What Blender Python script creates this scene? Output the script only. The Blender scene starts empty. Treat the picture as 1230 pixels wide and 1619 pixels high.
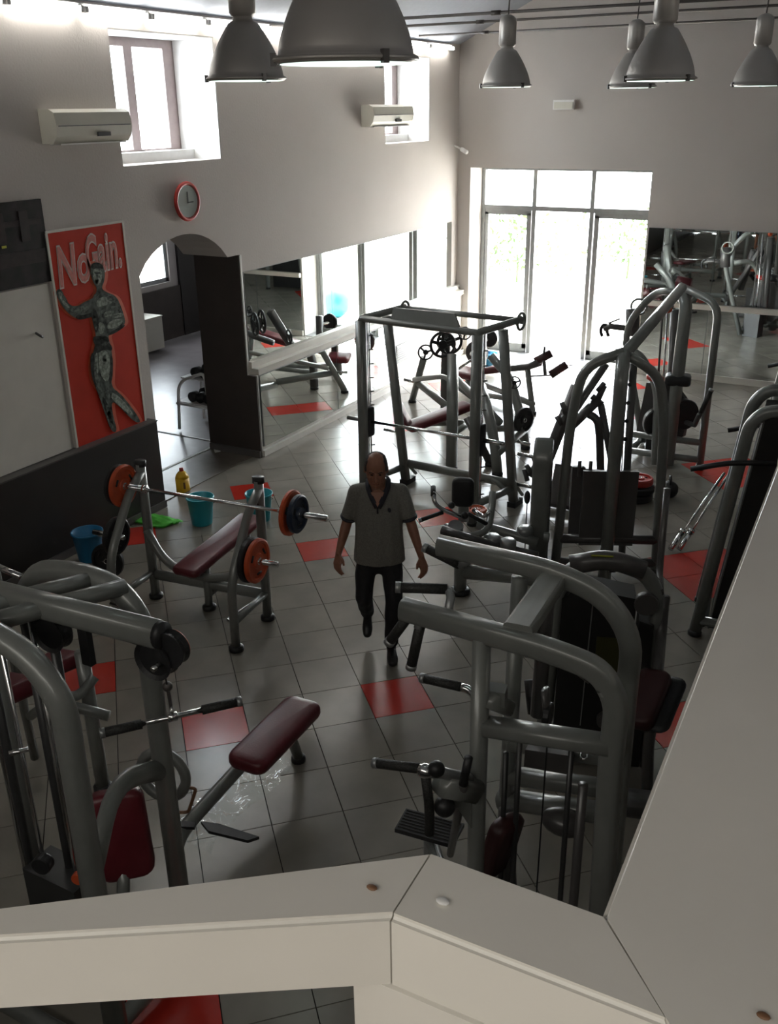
import bpy, bmesh, math, random
from mathutils import Vector, Matrix, noise
random.seed(7)
S = bpy.context.scene
COL = S.collection

# ------------------------------------------------------------------ camera
CAM_H, FOC = 4.1, 1509.4
def _cam_axes():
    yaw, pit, rol = math.radians(-28.6236), math.radians(22.9187), math.radians(-.74282)
    cy, sy, cp, sp = math.cos(yaw), math.sin(yaw), math.cos(pit), math.sin(pit)
    f = Vector((sy*cp, cy*cp, -sp)); r = Vector((cy, -sy, 0)); u = r.cross(f)
    cr, sr = math.cos(rol), math.sin(rol)
    return r*cr + u*sr, -r*sr + u*cr, f
RX, UX, FX = _cam_axes()
cd = bpy.data.cameras.new('camera'); cam = bpy.data.objects.new('camera', cd); COL.objects.link(cam)
cam.matrix_world = Matrix(((RX.x, UX.x, -FX.x, 0), (RX.y, UX.y, -FX.y, 0), (RX.z, UX.z, -FX.z, CAM_H), (0, 0, 0, 1)))
cd.sensor_fit = 'VERTICAL'; cd.sensor_height = 36; cd.lens = FOC/1619*36
cd.clip_start = .03; cd.clip_end = 300
S.camera = cam

# ------------------------------------------------------------------ world, sun, exposure
wd = bpy.data.worlds.new('world'); S.world = wd; wd.use_nodes = True
nt = wd.node_tree; nt.nodes.clear()
wo = nt.nodes.new('ShaderNodeOutputWorld'); bg = nt.nodes.new('ShaderNodeBackground')
sk = nt.nodes.new('ShaderNodeTexSky'); sk.sky_type = 'NISHITA'; sk.sun_disc = False
sk.sun_elevation = math.radians(52); sk.sun_rotation = math.radians(25); sk.air_density = 1.3; sk.dust_density = 4.0
mixw = nt.nodes.new('ShaderNodeMixRGB'); mixw.inputs[0].default_value = .75; mixw.inputs[2].default_value = (7.2, 7.4, 7.8, 1)
nt.links.new(sk.outputs[0], mixw.inputs[1]); nt.links.new(mixw.outputs[0], bg.inputs[0]); bg.inputs[1].default_value = 3.0
nt.links.new(bg.outputs[0], wo.inputs[0])
sd = bpy.data.lights.new('sun', 'SUN'); sd.energy = 45; sd.angle = math.radians(1.5); sd.color = (1, .95, .86)
so = bpy.data.objects.new('sun', sd); COL.objects.link(so); so.location = (-3, 24, 14)
so.rotation_euler = Vector((-.12, -.62, -1.0)).to_track_quat('-Z', 'Y').to_euler()
def portal(name, loc, sx, sy, direction):
    d = bpy.data.lights.new(name, 'AREA'); d.shape = 'RECTANGLE'; d.size = sx; d.size_y = sy; d.cycles.is_portal = True
    o = bpy.data.objects.new(name, d); COL.objects.link(o); o.location = loc
    o.rotation_euler = Vector(direction).to_track_quat('-Z', 'Z').to_euler()
portal('door_portal', (-5.33, 16.32, 1.6), 3.1, 3.2, (0, -1, 0))
portal('window_portal', (-7.8, 8.3, 4.2), 1.3, 1.2, (1, 0, 0))
portal('window_portal', (-7.8, 13.7, 4.2), 1.3, 1.2, (1, 0, 0))
portal('window_portal', (-12.75, 13.85, 1.9), 1.4, 1.6, (1, 0, 0))
def fill_light(name, loc, sx, sy, direction, watt, col=(1, .96, .88)):
    d = bpy.data.lights.new(name, 'AREA'); d.shape = 'RECTANGLE'; d.size = sx; d.size_y = sy; d.energy = watt; d.color = col
    o = bpy.data.objects.new(name, d); COL.objects.link(o); o.location = loc
    o.rotation_euler = Vector(direction).to_track_quat('-Z', 'Y').to_euler()
fill_light('right_eave_fill', (4.55, 5.5, 4.9), .12, 13.0, (-1, 0, -.25), 190)  # fill lamp added out of view to brighten the hall from the right
fill_light('gallery_fill', (-.8, -2.0, 4.95), 8.5, 1.6, (0, .15, -1), 105)  # unseen area lamp added for the light from behind the camera
S.view_settings.view_transform = 'Standard'; S.view_settings.look = 'None'
S.view_settings.exposure = 0.15; S.view_settings.gamma = 1; S.view_settings.use_curve_mapping = False

# ------------------------------------------------------------------ measuring helpers (sight line of a measured pixel cut with a real plane)
CP = Vector((0, 0, CAM_H))
def ray(px, py): return RX*((px-615)/FOC) - UX*((py-809.5)/FOC) + FX
def P(px, py, z=0.0):
    d = ray(px, py); return CP + d*((z-CAM_H)/d.z)
def PX(px, py, x):
    d = ray(px, py); return CP + d*(x/d.x)
def PY(px, py, y):
    d = ray(px, py); return CP + d*(y/d.y)
def PD(px, py, nx, ny, c):          # vertical plane nx*x+ny*y=c
    d = ray(px, py); return CP + d*(c/(nx*d.x+ny*d.y))
def proj(p):
    v = Vector(p)-CP; q = v.dot(FX); return 615+FOC*v.dot(RX)/q, 809.5-FOC*v.dot(UX)/q, q

# ------------------------------------------------------------------ materials
def mat(name, col, rough=.5, metal=0.0, noise_amt=.06, nscale=14, bump=.0, bscale=60, emit=None, estr=0, spec=.5, coat=0, aniso=0):
    m = bpy.data.materials.new(name); m.use_nodes = True; n = m.node_tree.nodes; l = m.node_tree.links
    b = n['Principled BSDF']
    b.inputs['Roughness'].default_value = rough; b.inputs['Metallic'].default_value = metal
    b.inputs['Specular IOR Level'].default_value = spec
    if coat: b.inputs['Coat Weight'].default_value = coat; b.inputs['Coat Roughness'].default_value = .12
    tc = n.new('ShaderNodeTexCoord'); nz = n.new('ShaderNodeTexNoise'); nz.inputs['Scale'].default_value = nscale; nz.inputs['Detail'].default_value = 5
    l.new(tc.outputs['Object'], nz.inputs['Vector'])
    mp = n.new('ShaderNodeMapRange'); mp.inputs[1].default_value = .3; mp.inputs[2].default_value = .7
    mp.inputs[3].default_value = 1-noise_amt; mp.inputs[4].default_value = 1+noise_amt
    l.new(nz.outputs[0], mp.inputs[0])
    mx = n.new('ShaderNodeVectorMath'); mx.operation = 'SCALE'; mx.inputs[0].default_value = col[:3]
    l.new(mp.outputs[0], mx.inputs['Scale']); l.new(mx.outputs[0], b.inputs['Base Color'])
    if bump:
        n2 = n.new('ShaderNodeTexNoise'); n2.inputs['Scale'].default_value = bscale; n2.inputs['Detail'].default_value = 3
        l.new(tc.outputs['Object'], n2.inputs['Vector'])
        bp = n.new('ShaderNodeBump'); bp.inputs['Strength'].default_value = bump; bp.inputs['Distance'].default_value = .01
        l.new(n2.outputs[0], bp.inputs['Height']); l.new(bp.outputs[0], b.inputs['Normal'])
    if emit: b.inputs['Emission Color'].default_value = (*emit, 1); b.inputs['Emission Strength'].default_value = estr
    return m
M = {}
M['plaster'] = mat('plaster', (.53, .49, .46), .85, nscale=1.2, noise_amt=.03, bump=.25, bscale=40)
M['plaster_back'] = mat('plaster_back', (.50, .465, .435), .85, nscale=1.0, noise_amt=.03, bump=.25, bscale=40)
M['ceiling'] = mat('ceiling_paint', (.30, .32, .36), .8, noise_amt=.03)
M['brown'] = mat('brown_paint', (.055, .043, .037), .45, noise_amt=.1, nscale=4)
M['brown_dark'] = mat('dark_wainscot_paint', (.022, .018, .016), .4, noise_amt=.12, nscale=3)
M['cap'] = mat('wainscot_cap', (.10, .09, .085), .4)
M['tile'] = mat('grey_tile', (.255, .235, .20), .20, noise_amt=.14, nscale=2.2, bump=.05, bscale=12, spec=.6)
M['tile_red'] = mat('red_tile', (.52, .035, .022), .2, noise_amt=.08, nscale=3, spec=.6)
M['grout'] = mat('grout', (.055, .05, .045), .8)
M['laminate'] = mat('grey_wood_floor', (.17, .15, .15), .3, noise_amt=.2, nscale=3)
M['threshold'] = mat('brown_stone', (.15, .125, .10), .3, noise_amt=.2, nscale=6)
M['white'] = mat('white_paint', (.74, .73, .71), .45, noise_amt=.03)
M['cream'] = mat('cream_white_enamel', (.70, .67, .61), .3, noise_amt=.04, nscale=5, bump=.06, bscale=25, coat=.25)
M['alu'] = mat('grey_aluminium', (.30, .31, .31), .35, .6)
M['wframe'] = mat('painted_window_frame', (.42, .34, .33), .5)
M['frame'] = mat('silver_grey_enamel', (.205, .213, .20), .34, .15, noise_amt=.05, coat=.4)
M['frame_dk'] = mat('dark_grey_enamel', (.085, .08, .078), .38, .15, noise_amt=.05, coat=.3)
M['chrome'] = mat('chrome', (.72, .72, .72), .14, 1.0, noise_amt=.02)
M['black'] = mat('black_rubber', (.014, .014, .015), .45, noise_amt=.2, nscale=40)
M['shroud'] = mat('black_shroud', (.012, .011, .011), .5, noise_amt=.15)
M['grip'] = mat('ribbed_black_grip', (.02, .02, .018), .6, noise_amt=.4, nscale=90, bump=.4, bscale=120)
M['pad'] = mat('burgundy_vinyl', (.115, .012, .018), .38, noise_amt=.12, nscale=10, bump=.08, bscale=80)
M['orange'] = mat('orange_rubber', (.50, .075, .022), .42, noise_amt=.12, nscale=12)
M['blueb'] = mat('dark_blue_rubber', (.012, .022, .045), .4)
M['aqua'] = mat('aqua_plastic', (.02, .33, .40), .35, noise_amt=.04)
M['blue'] = mat('blue_plastic', (.02, .17, .34), .35, noise_amt=.04)
M['yellow'] = mat('yellow_plastic', (.70, .40, .01), .35)
M['green'] = mat('green_cloth', (.10, .55, .06), .8, noise_amt=.15)
M['pad_dk'] = mat('dark_shaded_vinyl', (.045, .012, .012), .45)  # darker pad vinyl, weaker light on the right-hand pads put into its colour
M['red'] = mat('red_plastic', (.50, .04, .03), .4)
M['poster'] = mat('poster_red', (.50, .030, .012), .7, spec=.2, noise_amt=.07, nscale=5)
M['posterdk'] = mat('poster_ink', (.022, .026, .022), .7, spec=.15, noise_amt=.9, nscale=26)
M['posterbody'] = mat('poster_body_ink', (.085, .098, .085), .7, spec=.15, noise_amt=.85, nscale=16)
M['postermid'] = mat('poster_grey', (.10, .115, .10), .7, spec=.15, noise_amt=.9, nscale=30)
M['posterlt'] = mat('poster_light_grey', (.25, .28, .24), .7, spec=.15, noise_amt=.6, nscale=36)
M['posterglow'] = mat('poster_orange_halo', (.62, .10, .04), .5, noise_amt=.1)
M['lettering'] = mat('poster_lettering', (.52, .16, .13), .5, noise_amt=.15, nscale=25)
M['letedge'] = mat('poster_lettering_edge', (.55, .42, .37), .5)
M['photo'] = mat('dark_photo_print', (.014, .011, .011), .5, spec=.2, noise_amt=.8, nscale=7)
M['photo2'] = mat('dark_photo_shelf', (.03, .022, .021), .5, spec=.2, noise_amt=.3)
M['acp'] = mat('cream_ac_plastic', (.62, .60, .52), .4, noise_amt=.02)
M['acd'] = mat('dark_label', (.08, .08, .08), .4)
M['lampm'] = mat('spun_aluminium', (.50, .48, .455), .42, .55, noise_amt=.05, nscale=3)
M['lampg'] = mat('lamp_lens', (.5, .55, .52), .15, emit=(.80, 1, .90), estr=1.3)
M['tube_dim'] = mat('left_fluorescent_tube', (.9, .9, .9), .4, emit=(1, .98, .92), estr=20)
M['tube'] = mat('fluorescent_tube', (.9, .9, .9), .4, emit=(1, .98, .90), estr=30)
M['wire'] = mat('steel_wire', (.10, .09, .085), .5, .5)
M['skin'] = mat('skin', (.26, .115, .07), .5, noise_amt=.1, nscale=20)
M['skinlip'] = mat('lip_skin', (.20, .07, .05), .5)
M['hair'] = mat('short_dark_hair', (.03, .022, .018), .7, noise_amt=.5, nscale=120, bump=.5, bscale=200)
M['shirt'] = mat('heather_grey_pique', (.155, .15, .13), .85, noise_amt=.18, nscale=90, bump=.3, bscale=140)
M['navy'] = mat('dark_trim_knit', (.022, .022, .03), .8)
M['trouser'] = mat('black_trousers', (.010, .010, .012), .8, noise_amt=.3, nscale=30)
M['shoe'] = mat('black_leather', (.012, .011, .012), .3)
M['eye'] = mat('eye_dark', (.02, .015, .012), .25)
M['leaf'] = mat('hedge_leaf', (.045, .085, .02), .6, noise_amt=.4, nscale=3)
M['paving'] = mat('pale_paving', (.55, .53, .50), .8)
M['lime'] = mat('yellow_green_print', (.45, .47, .03), .5)
M['limedk'] = mat('dim_yellow_print', (.045, .042, .01), .5)
M['stack'] = mat('weight_stack_steel', (.05, .05, .05), .35, .4)
M['tanshelf'] = mat('tan_wood', (.20, .10, .05), .5)
def glass_mat():
    m = bpy.data.materials.new('clear_glass'); m.use_nodes = True; n = m.node_tree.nodes; l = m.node_tree.links; n.clear()
    o = n.new('ShaderNodeOutputMaterial'); mx = n.new('ShaderNodeMixShader'); t = n.new('ShaderNodeBsdfTransparent'); g = n.new('ShaderNodeBsdfGlossy')
    lw = n.new('ShaderNodeLayerWeight'); lw.inputs[0].default_value = .5; pw = n.new('ShaderNodeMath'); pw.operation = 'POWER'; pw.inputs[1].default_value = 4
    fr = n.new('ShaderNodeMath'); fr.operation = 'MULTIPLY_ADD'; fr.inputs[1].default_value = .8; fr.inputs[2].default_value = .05; g.inputs['Roughness'].default_value = .02
    l.new(lw.outputs['Facing'], pw.inputs[0]); l.new(pw.outputs[0], fr.inputs[0])
    t.inputs[0].default_value = (.94, .96, .95, 1)
    l.new(fr.outputs[0], mx.inputs[0]); l.new(t.outputs[0], mx.inputs[1]); l.new(g.outputs[0], mx.inputs[2]); l.new(mx.outputs[0], o.inputs[0]); return m
M['glass'] = glass_mat()
def mirror_mat():
    m = bpy.data.materials.new('mirror_silver'); m.use_nodes = True; b = m.node_tree.nodes['Principled BSDF']
    b.inputs['Base Color'].default_value = (.80, .84, .82, 1); b.inputs['Metallic'].default_value = 1; b.inputs['Roughness'].default_value = .015; return m
M['mirror'] = mirror_mat()

# ------------------------------------------------------------------ geometry helpers: each returns (verts, faces, smooth)
def fillet(pts, f, seg=5):
    pts = [Vector(p) for p in pts]
    if not f or len(pts) < 3: return pts
    out = [pts[0]]
    for i in range(1, len(pts)-1):
        a, b, c = pts[i-1], pts[i], pts[i+1]
        u = (a-b); v = (c-b); lu, lv = u.length, v.length
        if lu < 1e-6 or lv < 1e-6: continue
        r = min(f, lu*.49, lv*.49); p0 = b+u/lu*r; p1 = b+v/lv*r
        if u.normalized().dot(v.normalized()) < -.995: out.append(b); continue
        for k in range(seg+1):
            t = k/seg; out.append(p0*(1-t)**2 + b*2*t*(1-t) + p1*t*t)
    out.append(pts[-1]); return out
def T(pts, r=.03, n=12, f=0.0, h=None, cap=True, up=(0, 0, 1), sq=1.0):
    """tube swept along pts; r half width, h half height (oval / rounded rectangle when sq>1)"""
    pts = fillet(pts, f); h = h or r
    V, Fc = [], []
    tang = []
    for i, p in enumerate(pts):
        a = pts[max(i-1, 0)]; b = pts[min(i+1, len(pts)-1)]; tang.append((b-a).normalized())
    upv = Vector(up)
    if abs(tang[0].dot(upv)) > .95: upv = Vector((1, 0, 0)) if abs(tang[0].x) < .8 else Vector((0, 1, 0))
    side = tang[0].cross(upv).normalized()
    for i, p in enumerate(pts):
        t = tang[i]
        side = (side - t*side.dot(t)).normalized(); nrm = side.cross(t).normalized()
        for k in range(n):
            an = 2*math.pi*(k+.5)/n; c, s = math.cos(an), math.sin(an)
            if sq != 1: c = math.copysign(abs(c)**(1/sq), c); s = math.copysign(abs(s)**(1/sq), s)
            V.append(p + side*c*r + nrm*s*h)
    for i in range(len(pts)-1):
        for k in range(n):
            a = i*n+k; b = i*n+(k+1) % n; Fc.append((a, b, b+n, a+n))
    if cap: Fc.append(tuple(range(n))[::-1]); Fc.append(tuple(range((len(pts)-1)*n, len(pts)*n)))
    return V, Fc, n > 6 and sq < 3
def B(c, s, rz=0.0, ax=None):
    """box centre c, size s, rotation about z (or axes ax)"""
    c = Vector(c); X = Vector((math.cos(rz), math.sin(rz), 0)); Y = Vector((-math.sin(rz), math.cos(rz), 0)); Z = Vector((0, 0, 1))
    if ax: X, Y, Z = [Vector(a).normalized() for a in ax]
    V = [c + X*(s[0]/2*i) + Y*(s[1]/2*j) + Z*(s[2]/2*k) for k in (-1, 1) for j in (-1, 1) for i in (-1, 1)]
    return V, [(0, 2, 3, 1), (4, 5, 7, 6), (0, 1, 5, 4), (2, 6, 7, 3), (0, 4, 6, 2), (1, 3, 7, 5)], False
def prism(poly, off):
    """polygon (list of 3D points) extruded by vector off"""
    poly = [Vector(p) for p in poly]; n = len(poly); off = Vector(off)
    V = poly + [p+off for p in poly]
    F = [tuple(range(n))[::-1], tuple(range(n, 2*n))] + [(i, (i+1) % n, (i+1) % n+n, i+n) for i in range(n)]
    return V, F, False
def basis(axis):
    a = Vector(axis).normalized(); t = Vector((0, 0, 1)) if abs(a.z) < .9 else Vector((1, 0, 0))
    u = t.cross(a).normalized(); return u, a.cross(u), a
def L(profile, c, axis=(0, 0, 1), n=24, sm=True):
    """lathe: profile of (radius, height along axis)"""
    u, v, a = basis(axis); c = Vector(c); V = []; F = []
    for r, h in profile:
        for k in range(n):
            t = 2*math.pi*k/n; V.append(c + a*h + u*(math.cos(t)*r) + v*(math.sin(t)*r))
    m = len(profile)
    for i in range(m-1):
        for k in range(n):
            p = i*n+k; q = i*n+(k+1) % n; F.append((p, q, q+n, p+n))
    if profile[0][0] > 1e-5: F.append(tuple(range(n))[::-1])
    if profile[-1][0] > 1e-5: F.append(tuple(range((m-1)*n, m*n)))
    return V, F, sm
def disc(c, axis, R, th, n=28): return L([(R*.94, -th/2), (R, -th*.35), (R, th*.35), (R*.94, th/2)], c, axis, n, False)
def ring(c, axis, R, r, n=24, k=8):
    u, v, a = basis(axis); c = Vector(c); V = []; F = []
    for i in range(n):
        t = 2*math.pi*i/n; d = u*math.cos(t)+v*math.sin(t)
        for j in range(k):
            s = 2*math.pi*j/k; V.append(c + d*(R+r*math.cos(s)) + a*(r*math.sin(s)))
    for i in range(n):
        for j in range(k): F.append((i*k+j, i*k+(j+1) % k, ((i+1) % n)*k+(j+1) % k, ((i+1) % n)*k+j))
    return V, F, True
def pad(c, X, Y, lx, ly, th, bev=.03, round_=.06):
    """upholstered cushion: rounded rectangle in plane X,Y with soft edges"""
    c = Vector(c); X = Vector(X).normalized(); Z = X.cross(Vector(Y)).normalized(); Y = Z.cross(X)
    def loop(inset, z):
        out = []; r = max(round_-inset, .005); a, b = lx/2-inset, ly/2-inset
        for (sx, sy, s0) in ((1, 1, 0), (-1, 1, 90), (-1, -1, 180), (1, -1, 270)):
            for k in range(5):
                t = math.radians(s0+k*22.5); out.append(c + X*(sx*(a-r)+r*math.cos(t)) + Y*(sy*(b-r)+r*math.sin(t)) + Z*z)
        return out
    V = []; F = []; lv = [(bev, -th/2), (bev*.3, -th/2+bev*.3), (0, -th/2+bev), (0, th/2-bev), (bev*.3, th/2-bev*.3), (bev, th/2), (bev*2.2, th/2+.006)]
    for ins, z in lv: V += loop(ins, z)
    n = 20
    for i in range(len(lv)-1):
        for k in range(n): F.append((i*n+k, i*n+(k+1) % n, (i+1)*n+(k+1) % n, (i+1)*n+k))
    F.append(tuple(range(n))[::-1]); F.append(tuple(range((len(lv)-1)*n, len(lv)*n)))
    return V, F, True
def sph(c, r, s=(1, 1, 1), n=14, m=9):
    c = Vector(c); V = []; F = []
    for i in range(m+1):
        a = math.pi*i/m
        for k in range(n):
            t = 2*math.pi*k/n; V.append(c + Vector((r*s[0]*math.sin(a)*math.cos(t), r*s[1]*math.sin(a)*math.sin(t), r*s[2]*math.cos(a))))
    for i in range(m):
        for k in range(n): F.append((i*n+k, (i+1)*n+k, (i+1)*n+(k+1) % n, i*n+(k+1) % n))
    return V, F, True
def mesh_of(name, geos, origin=(0, 0, 0)):
    V = []; F = []; sm = []; o = Vector(origin)
    for v, f, s in geos:
        b = len(V); V += [tuple(Vector(p)-o) for p in v]; F += [tuple(i+b for i in q) for q in f]; sm += [s]*len(f)
    me = bpy.data.meshes.new(name); me.from_pydata(V, [], F); me.update()
    bm = bmesh.new(); bm.from_mesh(me); bmesh.ops.remove_doubles(bm, verts=bm.verts, dist=1e-5); bmesh.ops.recalc_face_normals(bm, faces=bm.faces)
    bm.to_mesh(me); bm.free()
    if len(me.polygons) == len(sm): me.polygons.foreach_set('use_smooth', sm)
    else: me.polygons.foreach_set('use_smooth', [any(sm)]*len(me.polygons))
    return me
def obj(name, geos, m, parent=None, label=None, kind=None, cat=None, group=None, origin=None):
    if parent is not None: origin = parent.matrix_world.translation if not getattr(parent, '_o', None) else parent._o
    if parent is not None: origin = WORLD[parent.name]
    if origin is None: origin = Vector((0, 0, 0))
    me = mesh_of(name, geos, origin); me.materials.append(M[m] if isinstance(m, str) else m)
    o = bpy.data.objects.new(name, me); COL.objects.link(o)
    if parent is not None: o.parent = parent
    else: o.location = origin
    WORLD[o.name] = Vector(origin)
    for k, v in (('label', label), ('kind', kind), ('category', cat), ('group', group)):
        if v: o[k] = v
    return o
WORLD = {}
def thing(name, label, cat, loc, group=None):
    o = bpy.data.objects.new(name, None); COL.objects.link(o); o.location = Vector(loc); o.empty_display_size = .1
    o['label'] = label; o['category'] = cat
    if group: o['group'] = group
    WORLD[o.name] = Vector(loc); return o
def struct(name, geos, m, parent=None): return obj(name, geos, m, parent, kind=None if parent else 'structure')
def wall_with_holes(plane, at, thick, u0, u1, v0, v1, holes, extra=None):
    """grid wall; plane 'x' or 'y' at coordinate; u along wall, v = z; holes rectangles (u0,u1,v0,v1)"""
    us = sorted({u0, u1, *[h[0] for h in holes], *[h[1] for h in holes]}); vs = sorted({v0, v1, *[h[2] for h in holes], *[h[3] for h in holes]})
    g = []
    for i in range(len(us)-1):
        for j in range(len(vs)-1):
            cu, cv = (us[i]+us[i+1])/2, (vs[j]+vs[j+1])/2
            if any(h[0] < cu < h[1] and h[2] < cv < h[3] for h in holes): continue
            su, sv = us[i+1]-us[i], vs[j+1]-vs[j]
            g.append(B((at+thick/2, cu, cv), (abs(thick), su, sv)) if plane == 'x' else B((cu, at+thick/2, cv), (su, abs(thick), sv)))
    return g

# ================================================================== SETTING
WX, WY = -7.1, 15.6          # left wall face, far wall face
LX = -6.97                   # face of the lower, thicker part of the left wall
EAVE = 5.03; SLOPE = .47; RIDX = -1.2; RX2 = 4.7
# left wall : arch y 7.68-9.42 apex 2.84, two windows
Y0, Y1, ZT = -4.0, 15.6, 5.1
AY0, AY1, ASP, AAP = 7.66, 9.37, 2.52, 2.86
W1 = (7.60, 9.19, 3.60, 4.83); W2 = (13.05, 14.5, 3.62, 4.81)
g = wall_with_holes('x', WX, -.66, Y0, Y1, 0, ZT, [W1, W2, (AY0, AY1, 0, AAP)])
arc = []
for k in range(17):
    t = k/16; y = AY0 + (AY1-AY0)*t
    arc.append((y, ASP + (AAP-ASP)*max(0, 1-((t-.45)/(.45 if t < .45 else .42))**2)**.8 if t < .87 else ASP))
for i in range(16):
    (ya, za), (yb, zb) = arc[i], arc[i+1]
    g.append(prism([(WX, ya, za), (WX, yb, zb), (WX, yb, AAP), (WX, ya, AAP)], (-.66, 0, 0)))
struct('wall_left', g, 'plaster')
# brown lining of the arch (jamb on the far side, soffit strip)
jm = [B((WX-.3275, AY1-.012, ASP/2), (.665, .03, ASP)), B(((WX+.005+LX+.02)/2, AY1-.012, .53), (LX-WX+.015, .03, 1.06))]
struct('trim_1', jm, 'brown')
struct('baseboard_arch', [B((WX-.25, AY1-.04, .045), (.80, .03, .09))], 'cap')
struct('trim_2', [B((WX+.008, AY1+.012, (ASP+1.06)/2), (.02, .03, ASP-1.06)), B((LX+.006, AY1+.012, .53), (.02, .03, 1.06))], 'white')
# floors
struct('floor', [B((-1.2, 6.2, -.06), (12.0, 20.6, .06))], 'grout')
struct('floor_side_room', [B((-10.3, 11.5, -.04), (5.05, 9.4, .06))], 'laminate')
struct('floor_threshold', [B(((LX-.12-7.79)/2, (AY0+AY1)/2, -.017), (7.79-7.09+.02, AY1-AY0, .042))], 'threshold')
struct('trim_3', [B((WX-.68, (AY0+AY1)/2, .004), (.04, AY1-AY0, .01))], 'white')
struct('trim_4', [B((-9.2, 9.62, -.006), (2.7, .03, .01))], 'white')
FLOOR = bpy.data.objects['floor']
# tiles: 44 degrees, pitch 0.455
TA = math.radians(44); TP = .455; ca, sa = math.cos(TA), math.sin(TA); FU, FV = .15, .44
RED = {(3, 12), (0, 12), (3, 18), (2, 22), (6, 19), (10, 14), (10, 15), (11, 14), (11, 15), (14, 19), (14, 20), (15, 20), (15, 19), (7, 26), (7, 27), (-1, 20), (7, 10), (8, 10), (-1, 7), (-2, 14), (13, 25), (14, 25), (-4, 16), (10, 30), (11, 30), (16, 28)}
def tile_mesh(name, s):
    V, F = [], []
    h = s/2; e = .004
    for (x, y) in ((-h, -h), (h, -h), (h, h), (-h, h)): V.append((x, y, -.03))
    for (x, y) in ((-h, -h), (h, -h), (h, h), (-h, h)): V.append((x, y, 0))
    for a in (0,):
        for k in range(4): F.append((a+k, a+(k+1) % 4, a+4+(k+1) % 4, a+4+k))
    F.append((4, 5, 6, 7))
    me = bpy.data.meshes.new(name); me.from_pydata(V, [], F); me.update(); return me
tm = tile_mesh('floor_tile', TP-.006); tm.materials.append(M['tile'])
tr = tile_mesh('red_floor_tile', TP-.006); tr.materials.append(M['tile_red'])
cells = []
for i in range(-30, 45):
    for j in range(-30, 60):
        u, v = (i+FU+.5)*TP, (j+FV+.5)*TP
        x, y = u*ca - v*sa, u*sa + v*ca
        if not (LX-.02 < x < 4.9 and -4.1 < y < 16.4): continue
        px, py, q = proj((x, y, 0)); vis = q > 0 and -30 < px < 1260 and 150 < py < 1660
        cells.append((not vis, q if q > 0 else 99, i, j, x, y))
cells.sort()
restg = []; restr = []
for n_, (nv, q, i, j, x, y) in enumerate(cells):
    red = (i, j) in RED
    inside = LX-.05 < x-.32 and y+.32 < 15.9
    if n_ < 300 and not nv:
        o = bpy.data.objects.new('red_floor_tile' if red else 'floor_tile', tr if red else tm); COL.objects.link(o)
        o.location = (x, y, 0); o.rotation_euler = (0, 0, TA + (random.choice((0, 1, 2, 3))*math.pi/2)); o.parent = FLOOR
        if red: o['label'] = 'red square floor tile'
    else:
        me = tr if red else tm
        V = [Vector((x + c.co.x*ca - c.co.y*sa, y + c.co.x*sa + c.co.y*ca, c.co.z)) for c in me.vertices]
        (restr if red else restg).append((V, [tuple(p.vertices) for p in me.polygons], False))
struct('floor_border', [B((LX+.30, 6.5, -.022), (1.1, 19.0, .036))], 'tile')
a_ = obj('far_floor_tiles', restg, 'tile', FLOOR, 'grey floor tiles further off', 'stuff')
b_ = obj('far_red_floor_tiles', restr, 'tile_red', FLOOR, 'red floor tiles further off', 'stuff')

# far wall (gable) with the glazed door opening; mirror on its right
DX0, DX1, DZ = -6.87, -3.83, 3.17
gz = lambda x: EAVE + SLOPE*(x-WX) if x < RIDX else EAVE + SLOPE*(RIDX-WX) - SLOPE*(x-RIDX)
g = wall_with_holes('y', WY, .75, WX-.9, RX2, 0, EAVE, [(DX0, DX1, -1, DZ)])
g.append(prism([(WX-.9, WY, EAVE), (RX2, WY, EAVE), (RX2, WY, gz(RX2)), (RIDX, WY, gz(RIDX)), (WX-.9, WY, EAVE-.01)], (0, .75, 0)))
struct('wall_back', g, 'plaster_back')
struct('wall_right', [B((RX2+.1, 6.0, 2.6), (.2, 20.6, 5.2))], 'plaster_back')
struct('wall_front', [prism([(WX-.9, -4.0, 0), (RX2, -4.0, 0), (RX2, -4.0, gz(RX2)), (RIDX, -4.0, gz(RIDX)), (WX-.9, -4.0, EAVE)], (0, -.2, 0))], 'plaster_back')
struct('ceiling', [prism([(WX-.35, -4.2, EAVE-.16), (RIDX, -4.2, gz(RIDX)), (RIDX, -4.2, gz(RIDX)+.15), (WX-.35, -4.2, EAVE)], (0, 20.5, 0)),
                   prism([(RX2+.2, -4.2, gz(RX2)), (RIDX, -4.2, gz(RIDX)), (RIDX, -4.2, gz(RIDX)+.15), (RX2+.2, -4.2, gz(RX2)+.15)], (0, 20.5, 0))], 'ceiling')
# side room beyond the arch
SX = -12.6
struct('wall_side_room', wall_with_holes('x', SX, -.2, 6.8, 16.1, 0, 3.2, [(13.1, 14.42, 1.08, 2.6)]) + [B((-10.2, 16.0, 1.6), (5.0, .2, 3.2)), B((-10.2, 6.9, 1.6), (5.0, .2, 3.2))], 'plaster')
struct('wall_side_room_panel', [B((SX+.02, 11.9, .49), (.04, 9.0, .98))], 'brown')
struct('door_2', [B((SX+.03, 14.98, 1.4), (.06, .68, 2.8))], 'brown_dark')
struct('ceiling_side_room', [B((-10.2, 11.5, 3.25), (5.2, 9.4, .1))], 'ceiling')
w = thing('window_3', 'x', 'window', (SX, 13.8, 1.08)); w['kind'] = 'structure'; del w['category']; del w['label']
obj('window_frame', [B((SX-.1, 13.76, 1.12), (.12, 1.32, .08)), B((SX-.1, 13.76, 2.56), (.12, 1.32, .08)), B((SX-.1, 13.14, 1.84), (.12, .08, 1.5)), B((SX-.1, 14.38, 1.84), (.12, .08, 1.5))], 'alu', w)
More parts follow.
